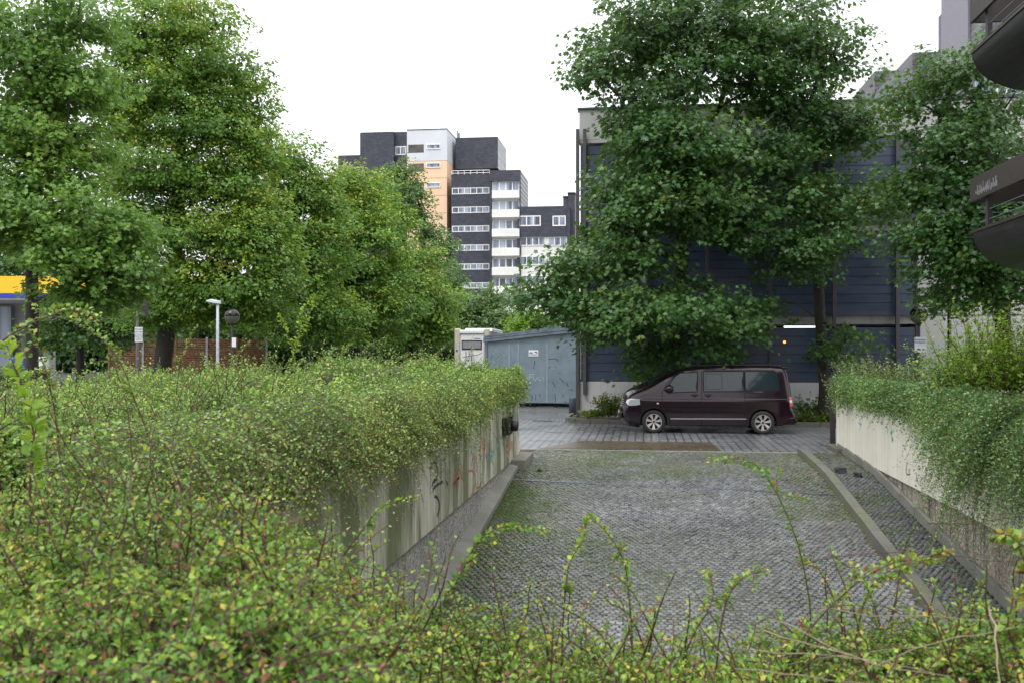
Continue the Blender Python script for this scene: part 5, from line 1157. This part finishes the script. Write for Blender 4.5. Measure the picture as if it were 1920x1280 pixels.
# ------------------------------------------------------------------ weeds, moss and fallen leaves on the cobbles
def scatter(name, xs, ys_, size, mat_, z=.004, up=.5, tint=None, dz=0.):
    n = len(xs); C = np.stack([xs, ys_, rz(ys_)+z+dz], 1); ax = unit(np.stack([rng.normal(size=n), rng.normal(size=n), rng.uniform(0, up, n)], 1)); nm = unit(np.array([0, 0, 1.])+rng.normal(0, .3, (n, 3)))
    V, Fc = leaf_arrays(C, ax, nm, size, .6); T = np.clip(rng.normal(.4, .25, (n, 1)) if tint is None else tint[:, None], 0, 1)*np.ones((1, 3)); T[:, 1:] = .5
    o = link(name, npmesh(name, V, Fc, np.repeat(T, 4, 0)), mat_); return tag(o, kind='stuff')
def clus(n, x0, x1, y0, y1, thr, seed, s=1.4):
    x = rng.uniform(x0, x1, n); y = rng.uniform(y0, y1, n); ex = np.clip((x-x0-.25*(x1-x0))/(.75*(x1-x0)), 0, 1)*(1 if x0 < 2 else 0)+np.clip((y-y1+2.2)/2.2, 0, 1)*.5*(y1 < 23); k = rnoise(np.stack([x, y, x*0], 1), s, seed)+rng.normal(0, .22, n)-ex*.9 > thr; return x[k], y[k]
X_ = []; Y_ = []
for (n, x0, x1, y0, y1, thr, sd) in ((60000, -2.64, -.7, 9, 19.6, -.05, 1), (52000, -2.6, 1.2, 9, 18, -.1, 2), (9000, -2.6, -1.9, 9, 19.5, -.4, 5), (34000, -2.5, 5., 19.6, 23.4, -.15, 3), (9000, 2.2, 3.45, 17, 23.3, 0, 4)):
    a_, b_ = clus(n, x0, x1, y0, y1, thr, sd, 2.2); X_.append(a_); Y_.append(b_)
a_, b_ = clus(9000, -2.3, 3.4, 9, 23, .15, 9, 1.3); X_.append(a_); Y_.append(b_)
x, y = np.concatenate(X_), np.concatenate(Y_)
# keep most of them in the joints
jx_ = ((x+2.62)/.098+.25) % .5; k = (rng.uniform(size=len(x)) < .85); x, y = x[k], y[k]
scatter('moss_and_weeds', x, y, rng.uniform(.016, .034, len(x)), M['weed'], .0, .9)
a_, b_ = clus(7000, 3.66, 4.46, 9, 23.3, .1, 12, 3.); scatter('pavement_weeds', a_, b_, rng.uniform(.02, .045, len(a_)), M['weed'], .02, .9)
n = 700; x = rng.uniform(-2.5, 3.6, n); y = rng.uniform(9, 25, n); scatter('fallen_leaves', x, y, rng.uniform(.03, .06, n), M['litter'], .012, .15, rng.uniform(0, 1, n))
n = 260; x = np.abs(rng.normal(0, .35, n)); x = 3.45-x; y = rng.uniform(12, 23, n); scatter('fallen_leaves', x, y, rng.uniform(.03, .055, n), M['litter'], .012, .15, rng.uniform(0, 1, n))
# loose stones on the pavement
for (px, py, sc_2, lb_) in ((1576, 873, .16, 'loose dark granite block lying on the right pavement'), (1609, 878, .11, 'smaller loose stone close to the foot of the right wall')):
    Yp = 20.4 if px < 1600 else 20.1; p_ = onY(px, py, Yp); z = float(rz(Yp))+.02; bm = bmesh.new(); bmesh.ops.create_cube(bm, size=1); bmesh.ops.subdivide_edges(bm, edges=bm.edges, cuts=2, use_grid_fill=True)
    for v in bm.verts: v.co = Vector((v.co.x*sc_2*1.3+p_[0], v.co.y*sc_2+Yp, v.co.z*sc_2*.8+z+sc_2*.38))+Vector(rng.normal(0, .006, 3))
    me = bpy.data.meshes.new('stone'); bm.to_mesh(me); bm.free(); tag(link('loose_stone', me, M['settd'], bevel=.01), lb_, 'stone')
# ------------------------------------------------------------------ arching single shoots of the foreground
def shoot(name, pts, d, label, lf, size=.02, spac=.012, r=.0045, bias=.1, n=1, cat='shoot', group=None):
    if not hasattr(d, '__len__') and d < 3.7 and pts[0][1] < 1250: pts = [(pts[0][0]+(pts[0][0]-pts[1][0])*.5, 1300)]+list(pts)
    q_ = np.array([P(u, v, dd) for (u, v), dd in zip(pts, d if hasattr(d, '__len__') else [d]*len(pts))]); K = 12
    s_ = np.linspace(0, len(q_)-1, K); i0 = np.minimum(s_.astype(int), len(q_)-2); f = (s_-i0)[:, None]
    a0 = q_[np.maximum(i0-1, 0)]; a1 = q_[i0]; a2 = q_[i0+1]; a3 = q_[np.minimum(i0+2, len(q_)-1)]
    cv = .5*((2*a1)+(-a0+a2)*f+(2*a0-5*a1+4*a2-a3)*f**2+(-a0+3*a1-3*a2+a3)*f**3)
    Ln = np.linalg.norm(np.diff(cv, axis=0), axis=1).sum(); nl_ = np.array([max(8, int(Ln/spac*2.2))]); size = size*1.05
    t = thing(name, tuple(q_[0]), label, cat, group); V, Fc, T, _ = leafy(cv[None], nl_, np.array([size]), bias=bias, t0=.1)
    cv += np.cumsum(rng.normal(0, .004, cv.shape), 0)*.6
    nb = 5; bi = rng.integers(3, K-2, nb); bd = unit(unit(cv[bi+1]-cv[bi])+rng.normal(0, .75, (nb, 3))); bp = stems(cv[bi], bd, rng.uniform(.06, .17, nb)*Ln*.9, rng.uniform(0, .4, nb), K, .05)
    V2, F2, T2, _ = leafy(bp, np.maximum(4, (Ln*.12/spac*2.2*np.ones(nb)).astype(int)), np.full(nb, size*.9), bias=bias, t0=.15); F2 = F2+len(V); V = np.concatenate([V, V2]); T = np.concatenate([T, T2]); Fc = np.concatenate([Fc, F2])
    link('leaves', npmesh('leaves', V, Fc, T), lf, t); r *= .72; V, Fc = tube_arrays(cv[None], np.linspace(r, r*.3, K)[None], 5); V2, F2 = tube_arrays(bp, np.linspace(r*.5, r*.2, K)[None].repeat(nb, 0), 5); Fc = np.concatenate([Fc, F2+len(V)]); V = np.concatenate([V, V2]); link('stem', npmesh('stem', V, Fc), M['twig'], t, smooth=True)
shoot('arching_shoot', [(1515, 1110), (1490, 1000), (1445, 905), (1400, 865), (1325, 858)], 3.6, 'long arching red stemmed shoot rising over the cobbles right of centre', M['cotf'])
shoot('arching_shoot', [(1180, 1130), (1165, 1050), (1130, 990), (1100, 965)], 3.4, 'thin shoot pointing up over the cobbles in the centre foreground', M['cotf'])
shoot('arching_shoot', [(1065, 1075), (1090, 1010), (1100, 970)][::1], 3.3, 'short leaning shoot just left of the centre foreground shoot', M['cotf'])
shoot('arching_shoot', [(820, 1150), (860, 1080), (900, 1010), (960, 985), (1030, 1000)], 3.5, 'leafy shoot with bright tip reaching over the left cobbles', M['cotf'], .022)
shoot('arching_shoot', [(600, 1100), (670, 1010), (720, 950), (785, 930)], 4.2, 'shoot with yellow tip crossing the graffiti wall near the bottom', M['cotf'], .022)
shoot('arching_shoot', [(430, 800), (520, 790), (620, 760), (700, 790)], 7, 'slender shoot lying across the top of the left hedge', M['cot'], .026)
shoot('arching_shoot', [(290, 850), (250, 745), (215, 660), (150, 605), (60, 575)], 5.0, 'tall dark red stem arching high over the left hedge', M['cot'], .028, .017, .007)
shoot('arching_shoot', [(112, 850), (100, 740), (75, 650), (45, 605)], 4.6, 'upright red stem with red tip near the left edge', M['cot'], .028, .018, .007)
shoot('arching_shoot', [(55, 900), (62, 800), (30, 690), (10, 640)], 3.6, 'thick brown stem with large pale leaves at the left edge', M['fresh'], .05, .03, .007)
shoot('arching_shoot', [(0, 640), (60, 600), (130, 575), (190, 590)], 4.2, 'shoot entering from the left edge below the yellow canopy', M['cot'], .026, .018, .006)
shoot('rose_shoot', [(540, 700), (555, 650), (562, 600), (578, 562)], 13, 'tall light green rose shoot standing above the left hedge', M['fresh'], .055, .035, .009, .2)
shoot('rose_shoot', [(552, 660), (540, 630), (528, 605), (524, 590)], 13.05, 'shorter light green side shoot left of the tall rose shoot', M['fresh'], .05, .035, .007, .2)
shoot('rose_shoot', [(560, 640), (575, 600), (590, 552)], 12.9, 'topmost light green rose tip leaning right above the left hedge', M['fresh'], .05, .035, .007, .2)
shoot('arching_shoot', [(640, 700), (690, 650), (730, 630)], 15, 'thin arching shoot in front of the distant globe lamp', M['cot'], .035, .03, .006)
shoot('arching_shoot', [(1625, 1110), (1700, 1060), (1765, 1045)], 3.0, 'red leaved shoot crossing the right pavement in the foreground', M['cotf'], .020, .008, .005, .3)
shoot('arching_shoot', [(1500, 1190), (1600, 1090), (1680, 1050), (1765, 1050)], 3.1, 'dense green and red shoot at lower right in front of the kerb', M['cotf'], .020, .008, .005, .3)
shoot('arching_shoot', [(1945, 1150), (1925, 1060), (1895, 1000), (1865, 1010)], 2.8, 'bright shoot with orange leaves at the right edge', M['cotf'], .032, .009, .006, .35)
shoot('arching_shoot', [(1940, 1300), (1900, 1180), (1912, 1100)], 2.7, 'leafy shoot in the lower right corner', M['cotf'], .026, .009, .006, .2)
shoot('arching_shoot', [(1350, 1160), (1380, 1090), (1440, 1070)], 3.1, 'low shoot bending right in the lower middle foreground', M['cotf'], .02, .010, .005, .15)
shoot('arching_shoot', [(1290, 1200), (1330, 1120), (1320, 1070)], 3.1, 'upright low shoot in the lower middle foreground', M['cotf'], .02, .010, .005, .15)
# extra fine shoots over the left hedge
k = 0
for (u, v, d, hgt, ln_, lb_) in ((330, 700, 9, 90, 40, 'red twig standing over the hedge in front of the wooden fence'), (250, 830, 5, 170, -40, 'dark red twig in the middle of the left hedge'), (215, 950, 3.9, 190, -50, 'red twig in the lower left hedge'), (300, 960, 4.1, 200, -25, 'straight dark twig in the lower left hedge'), (420, 700, 11, 60, 50, 'fine twig left of the rose shoot'), (620, 690, 16, 45, 40, 'fine twig right of the rose shoot'), (800, 690, 19, 40, 35, 'fine twig in front of the motorhome')):
    shoot('hedge_twig', [(u, v+40), (u+ln_*.3, v-hgt*.4), (u+ln_, v-hgt)], d, lb_, M['cot'], .012+.0014*d, .01+.0011*d, .004+.0003*d, .08)
# dry straw at lower right
sg_ = [((1430, 1180), (1600, 1230), (1780, 1262)), ((1380, 1215), (1560, 1225), (1760, 1275)), ((1855, 1140), (1868, 1200), (1880, 1270)), ((1560, 1140), (1700, 1160), (1930, 1165)), ((1480, 1245), (1650, 1215), (1900, 1220)), ((1600, 1262), (1760, 1200), (1925, 1185)), ((1440, 1160), (1560, 1190), (1650, 1250)), ((1500, 1060), (1640, 1025), (1760, 1035)), ((1740, 980), (1830, 985), (1925, 975)), ((1700, 1050), (1800, 1030), (1930, 1040)), ((1350, 1250), (1500, 1255), (1700, 1285))]
lbs = ['pale dry stalk rising to the right in the lower right corner', 'long dry stalk falling to the right at the bottom', 'thick short upright straw stalk near the right edge', 'dry stalk bending along the right foreground', 'dry stalk lying above the bottom edge', 'dry stalk sloping up to the right edge', 'dry stalk crossing the red leaved shoots', 'bare brown twig over the right pavement', 'bare twig in front of the dark wall stains', 'bare curved twig before the right footing', 'pale stalk along the bottom edge']
for i, (a_, b_, c_) in enumerate(sg_):
    d = 2.5+.1*(i % 5) if i != 2 else 2.4; q_ = [P(*a_, d+.15), P(*b_, d), P(*c_, d-.1)]; pts = [np.array(q_[0])*(1-s_)**2+2*np.array(q_[1])*s_*(1-s_)+np.array(q_[2])*s_*s_ for s_ in np.linspace(0, 1, 9)]
    wv_ = rng.normal(0, .006, (9, 3)); wv_[0] = 0; pts = [p_+w_ for p_, w_ in zip(pts, np.cumsum(wv_, 0)*.8)]; m = MB(); m.tube(pts, list(np.linspace(.0019, .0009, 9)*(1.5 if i == 2 else 1)), 5); tag(m.build('dry_stalk', M['straw'] if i not in (7, 8, 9) else M['twig'], smooth=True), lbs[i], 'dry stalk', 'dry stalks in the right foreground')
# ------------------------------------------------------------------ trees
def B(px, d, z=0.): p = P(px, 652, d); return (p[0], p[1], z)
def T_(px, py, d): return P(px, py, d)
mp = (M['maple'], M['bark']); li_ = (M['lime'], M['bark']); ml = (M['mapleL'], M['bark'])
# right side
tree('maple_tree', 'large dark maple in the bed left of the van, its branches hanging over the roof',
     [(1120, 130, 29.5, 62, 42, 1.6), (1195, 205, 29.8, 62, 50, 1.8), (1200, 60, 30, 105, 90, 2.0), (1330, 20, 30, 130, 110, 2.2), (1300, 150, 29.8, 120, 90, 2.2), (1420, 110, 30, 90, 90, 2.), (1225, 260, 29, 82, 60, 2.), (1300, 270, 28.8, 120, 80, 2.), (1170, 345, 29.3, 72, 40, 1.6), (1240, 380, 28.8, 120, 75, 2.2), (1350, 400, 29.2, 80, 90, 1.8), (1150, 425, 29.2, 48, 28, 1.4), (1170, 480, 29.2, 100, 55, 2.), (1070, 500, 29, 62, 38, 1.3), (1020, 545, 28.8, 55, 34, 1.2), (1090, 570, 29, 85, 48, 1.7), (1170, 580, 28.6, 105, 50, 1.9), (1290, 575, 28.6, 130, 58, 2.), (1380, 595, 29.2, 50, 50, 1.4), (1130, 625, 29.3, 42, 26, .9), (1240, 650, 29.6, 55, 38, 1.), (1210, 683, 29.8, 22, 15, .6), (1345, 645, 29.3, 38, 30, 1.)],
     B(1262, 31.9, .1), T_(1290, 300, 30.3), .27, mp, .150, .66, 38, .62, .7, maple=True, seed=1, gap=.30)
tree('maple_tree', 'slim maple with a straight trunk just right of the van',
     [(1500, 50, 30.3, 105, 90, 2.), (1570, 110, 30.3, 75, 60, 1.7), (1480, 180, 30, 85, 65, 1.8), (1560, 230, 30, 95, 55, 1.8), (1450, 290, 29.6, 70, 50, 1.6), (1600, 240, 30, 70, 40, 1.4), (1500, 360, 29.2, 95, 60, 1.8), (1440, 430, 29, 65, 50, 1.5), (1540, 440, 29, 85, 52, 1.7), (1625, 380, 29.6, 60, 36, 1.4), (1500, 490, 29.3, 55, 35, 1.2), (1425, 570, 30.3, 30, 20, .7), (1590, 625, 30.4, 34, 18, .7), (1565, 660, 30.6, 25, 18, .6)],
     B(1546, 31.6, .1), T_(1530, 280, 30.8), .17, mp, .145, .66, 38, .6, .7, maple=True, seed=2, gap=.28)
tree('maple_tree', 'maple at the right edge in front of the bare concrete block',
     [(1790, 135, 26, 85, 38, 1.4), (1725, 180, 26, 48, 36, 1.1), (1840, 200, 26, 85, 55, 1.8), (1770, 270, 26, 75, 50, 1.6), (1860, 300, 25.5, 85, 60, 1.8), (1720, 350, 26.5, 75, 45, 1.5), (1800, 400, 25.5, 95, 65, 1.8), (1880, 430, 25, 70, 75, 1.6), (1745, 450, 26, 70, 42, 1.4), (1830, 520, 25.4, 75, 55, 1.5), (1900, 540, 25.2, 55, 55, 1.4), (1790, 555, 25.8, 40, 35, 1.), (1850, 90, 26.4, 26, 48, .8), (1790, 340, 25.8, 75, 45, 1.5), (1870, 370, 25.4, 70, 50, 1.5), (1800, 480, 25.6, 80, 50, 1.5)],
     B(1893, 26.6, .1), T_(1870, 330, 26.2), .2, mp, .135, .85, 34, .55, .5, maple=True, seed=3, gap=.16)
# left side
tree('maple_tree', 'maple at the left edge with airy top and dense lower branches',
     [(30, 70, 24.5, 110, 85, 1.8), (150, 40, 25, 75, 55, 1.3), (130, 160, 24.6, 90, 60, 1.6), (20, 220, 24.5, 90, 60, 1.5), (150, 270, 24.6, 70, 50, 1.3), (-60, 330, 24, 100, 90, 1.8), (60, 400, 23.6, 115, 65, 1.8), (170, 420, 23.6, 85, 60, 1.6), (220, 490, 23.6, 60, 60, 1.2), (150, 480, 23.4, 80, 55, 1.6), (10, 440, 23.8, 80, 50, 1.4), (190, 555, 23.8, 70, 48, 1.0), (135, 545, 23.8, 45, 40, .9), (80, 260, 24.4, 90, 60, 1.5), (235, 520, 23.8, 45, 60, .9), (240, 430, 23.9, 50, 55, .9), (90, 330, 24, 90, 45, 1.4), (60, 150, 24.6, 90, 70, 1.5)],
     B(66, 25.2, 0), T_(50, 300, 24.6), .16, ml, .125, 1.25, 32, .46, .35, maple=True, seed=4, gap=.12)
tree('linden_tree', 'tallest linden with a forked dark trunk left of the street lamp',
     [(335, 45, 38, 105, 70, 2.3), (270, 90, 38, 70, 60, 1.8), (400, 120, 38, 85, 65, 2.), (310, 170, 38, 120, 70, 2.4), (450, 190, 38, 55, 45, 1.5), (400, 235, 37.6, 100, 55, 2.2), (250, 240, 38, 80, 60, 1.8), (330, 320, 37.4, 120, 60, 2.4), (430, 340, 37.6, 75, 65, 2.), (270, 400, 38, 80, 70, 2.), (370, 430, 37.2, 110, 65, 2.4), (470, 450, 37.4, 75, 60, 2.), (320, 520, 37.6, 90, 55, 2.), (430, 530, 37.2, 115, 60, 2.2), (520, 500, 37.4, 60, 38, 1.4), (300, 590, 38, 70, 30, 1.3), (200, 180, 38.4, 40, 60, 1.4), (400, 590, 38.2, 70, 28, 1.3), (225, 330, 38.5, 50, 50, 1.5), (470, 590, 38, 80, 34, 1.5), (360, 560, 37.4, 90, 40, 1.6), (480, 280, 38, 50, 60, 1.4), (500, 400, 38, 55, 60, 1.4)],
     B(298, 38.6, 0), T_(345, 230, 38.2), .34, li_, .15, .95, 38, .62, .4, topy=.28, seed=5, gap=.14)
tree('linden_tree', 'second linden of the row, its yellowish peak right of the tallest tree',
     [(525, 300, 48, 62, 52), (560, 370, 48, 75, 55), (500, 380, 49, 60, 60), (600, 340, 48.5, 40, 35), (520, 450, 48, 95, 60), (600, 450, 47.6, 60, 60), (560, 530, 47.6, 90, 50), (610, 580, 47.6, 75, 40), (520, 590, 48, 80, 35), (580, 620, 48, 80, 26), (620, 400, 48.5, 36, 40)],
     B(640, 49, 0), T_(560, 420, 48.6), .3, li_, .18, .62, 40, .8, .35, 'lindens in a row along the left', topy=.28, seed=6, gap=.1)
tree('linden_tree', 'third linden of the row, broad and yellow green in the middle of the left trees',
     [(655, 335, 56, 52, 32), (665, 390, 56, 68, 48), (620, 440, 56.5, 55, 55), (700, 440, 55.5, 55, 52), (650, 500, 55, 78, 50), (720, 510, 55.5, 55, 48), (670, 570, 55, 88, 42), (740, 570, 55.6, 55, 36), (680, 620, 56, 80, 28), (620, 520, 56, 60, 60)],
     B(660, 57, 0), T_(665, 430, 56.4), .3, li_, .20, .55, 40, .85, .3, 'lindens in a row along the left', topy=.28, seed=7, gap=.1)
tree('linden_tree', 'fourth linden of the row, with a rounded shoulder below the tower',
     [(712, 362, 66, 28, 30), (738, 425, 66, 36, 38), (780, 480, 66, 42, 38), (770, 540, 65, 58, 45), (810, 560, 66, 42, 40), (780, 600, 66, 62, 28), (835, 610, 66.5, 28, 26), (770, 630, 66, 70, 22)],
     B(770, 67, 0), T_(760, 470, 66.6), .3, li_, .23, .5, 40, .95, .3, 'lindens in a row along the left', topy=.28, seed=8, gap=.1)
tree('deciduous_tree', 'feathery grey green tree in front of the peach tower',
     [(748, 322, 92, 28, 24), (772, 352, 92, 24, 26), (775, 400, 92, 30, 34), (805, 440, 92, 28, 26), (750, 390, 92, 34, 40), (828, 490, 91, 20, 26), (825, 540, 91, 30, 30), (848, 580, 91, 18, 22), (832, 455, 91, 16, 20)],
     B(800, 93, 0), T_(790, 400, 92.5), .35, (M['willow'], M['bark']), .27, .42, 36, 1.1, .8, seed=9, gap=.14)
tree('willow_tree', 'light green willow behind the motorhome',
     [(885, 568, 76, 35, 24), (915, 560, 76, 32, 24), (905, 595, 75, 52, 26), (860, 600, 75, 32, 26), (945, 600, 75.5, 30, 22), (880, 625, 75, 50, 18)],
     B(900, 77, 0), T_(900, 580, 76.4), .25, (M['willow'], M['bark']), .24, .6, 36, .9, .8, seed=10)
tree('yellow_green_shrub', 'yellow green bush above the roof of the metal shed',
     [(1000, 596, 60, 28, 16), (980, 605, 60, 22, 16), (1025, 600, 60, 22, 16), (1005, 618, 60, 42, 18)],
     B(1000, 60.5, 0), T_(1000, 612, 60.4), .12, (M['fresh'], M['bark']), .2, 1.0, 30, .6, .3, cat='shrub', seed=11)
tree('dark_tree', 'dark far tree closing the view above the far end of the hedge',
     [(480, 600, 70, 60, 30), (540, 610, 72, 50, 28), (600, 620, 72, 60, 26), (840, 560, 80, 30, 60), (700, 615, 74, 60, 28), (780, 620, 74, 60, 28), (840, 625, 74, 30, 28)],
     B(640, 74, 0), T_(660, 610, 74), .25, mp, .26, .4, 34, 1.0, .2, seed=12)
tree('background_tree', 'low dark tree standing right behind the wooden slat fence',
     [(330, 600, 53, 70, 34), (430, 590, 54, 60, 40), (500, 600, 55, 50, 40), (250, 610, 53, 40, 28), (200, 600, 54, 40, 36), (560, 600, 56, 50, 36)],
     B(380, 54.5, 0), T_(380, 610, 54.5), .22, mp, .2, .55, 34, .8, .2, seed=14)
tree('background_tree', 'low dark tree in front of the filling station shop',
     [(130, 610, 40, 46, 44), (185, 620, 40, 50, 46), (90, 640, 41, 40, 30), (240, 620, 41, 40, 40), (110, 585, 40, 40, 34), (200, 580, 40, 46, 34)],
     B(150, 41, 0), T_(150, 620, 41), .15, mp, .18, .7, 34, .7, .2, seed=15)
tree('background_tree', 'darker tree behind the filling station canopy',
     [(60, 480, 80, 90, 60), (180, 500, 80, 90, 60), (-20, 540, 78, 80, 60), (300, 560, 80, 90, 50), (230, 610, 78, 90, 40), (130, 600, 84, 60, 30)],
     B(150, 81, 0), T_(150, 560, 80), .3, mp, .3, .35, 34, 1.2, .2, seed=13)
# dark clipped hedge at the end of the yard
def hedge(name, pxa, pxb, pyt, d, label, mats, size=.16, n=9000, dep=1.6):
    a_, b_ = P(pxa, pyt, d), P(pxb, pyt, d); t = thing(name, tuple((a_+b_)/2*[1, 1, 0]), label, 'hedge'); z1 = a_[2]
    f = rng.uniform(0, 1, n); fr = rng.uniform(0, 1, n); p_ = a_+(b_-a_)*f[:, None]; z = rng.uniform(.1, 1, n)**.8*z1*(1+.06*np.sin(f*40)); p_[:, 2] = z; p_[:, :2] += F[:2]*(fr[:, None]*dep)
    V, Fc = leaf_arrays(p_, unit(rng.normal(0, 1, (n, 3))-[0, 1, .3]), unit(rng.normal(0, .6, (n, 3))+[0, -.6, .8]), size*rng.uniform(.7, 1.3, n), .6)
    link('foliage', npmesh('foliage', V, Fc, np.repeat(np.clip(rng.normal(.35, .2, (n, 1)), 0, 1)*np.ones((1, 3)), 4, 0)), mats, t)
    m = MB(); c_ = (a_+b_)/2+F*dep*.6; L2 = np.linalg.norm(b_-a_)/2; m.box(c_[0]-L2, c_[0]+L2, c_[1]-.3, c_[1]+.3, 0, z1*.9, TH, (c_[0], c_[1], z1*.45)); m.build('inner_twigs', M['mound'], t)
def belt(name, pxa, pxb, pyt, d, n, size, mt, dep=6.):
    a_, b_ = P(pxa, pyt, d), P(pxb, pyt, d); z1 = a_[2]; f = rng.uniform(0, 1, n); p_ = a_+(b_-a_)*f[:, None]
    top = z1*(.78+.14*np.sin(f*31)+.10*np.sin(f*67+1)+.06*np.sin(f*143)); p_[:, 2] = top*rng.uniform(0, 1, n)**.7; p_[:, :2] += F[:2]*(rng.uniform(0, 1, n)*dep)[:, None]
    V, Fc = leaf_arrays(p_, unit(rng.normal(0, 1, (n, 3))), unit(rng.normal(0, .7, (n, 3))+[0, -.6, .7]), size*rng.uniform(.7, 1.4, n), .7); tn = np.clip(.3+.25*rnoise(p_, .6, 3)+rng.normal(0, .12, n), 0, 1)[:, None]*np.ones((1, 3)); tn[:, 1:] = .5
    tag(link(name, npmesh(name, V, Fc, np.repeat(tn, 4, 0)), mt), kind='stuff')
belt('distant_trees', -420, 905, 540, 96, 60000, .55, M['maple'])
hedge('clipped_hedge', 455, 862, 642, 70, 'long dark hedge closing the yard behind the left planting', M['maple'], .22, 16000)
hedge('clipped_hedge', -60, 62, 690, 34, 'dark shrub hedge at the left edge in front of the fuel pumps', M['maple'], .10, 6000)
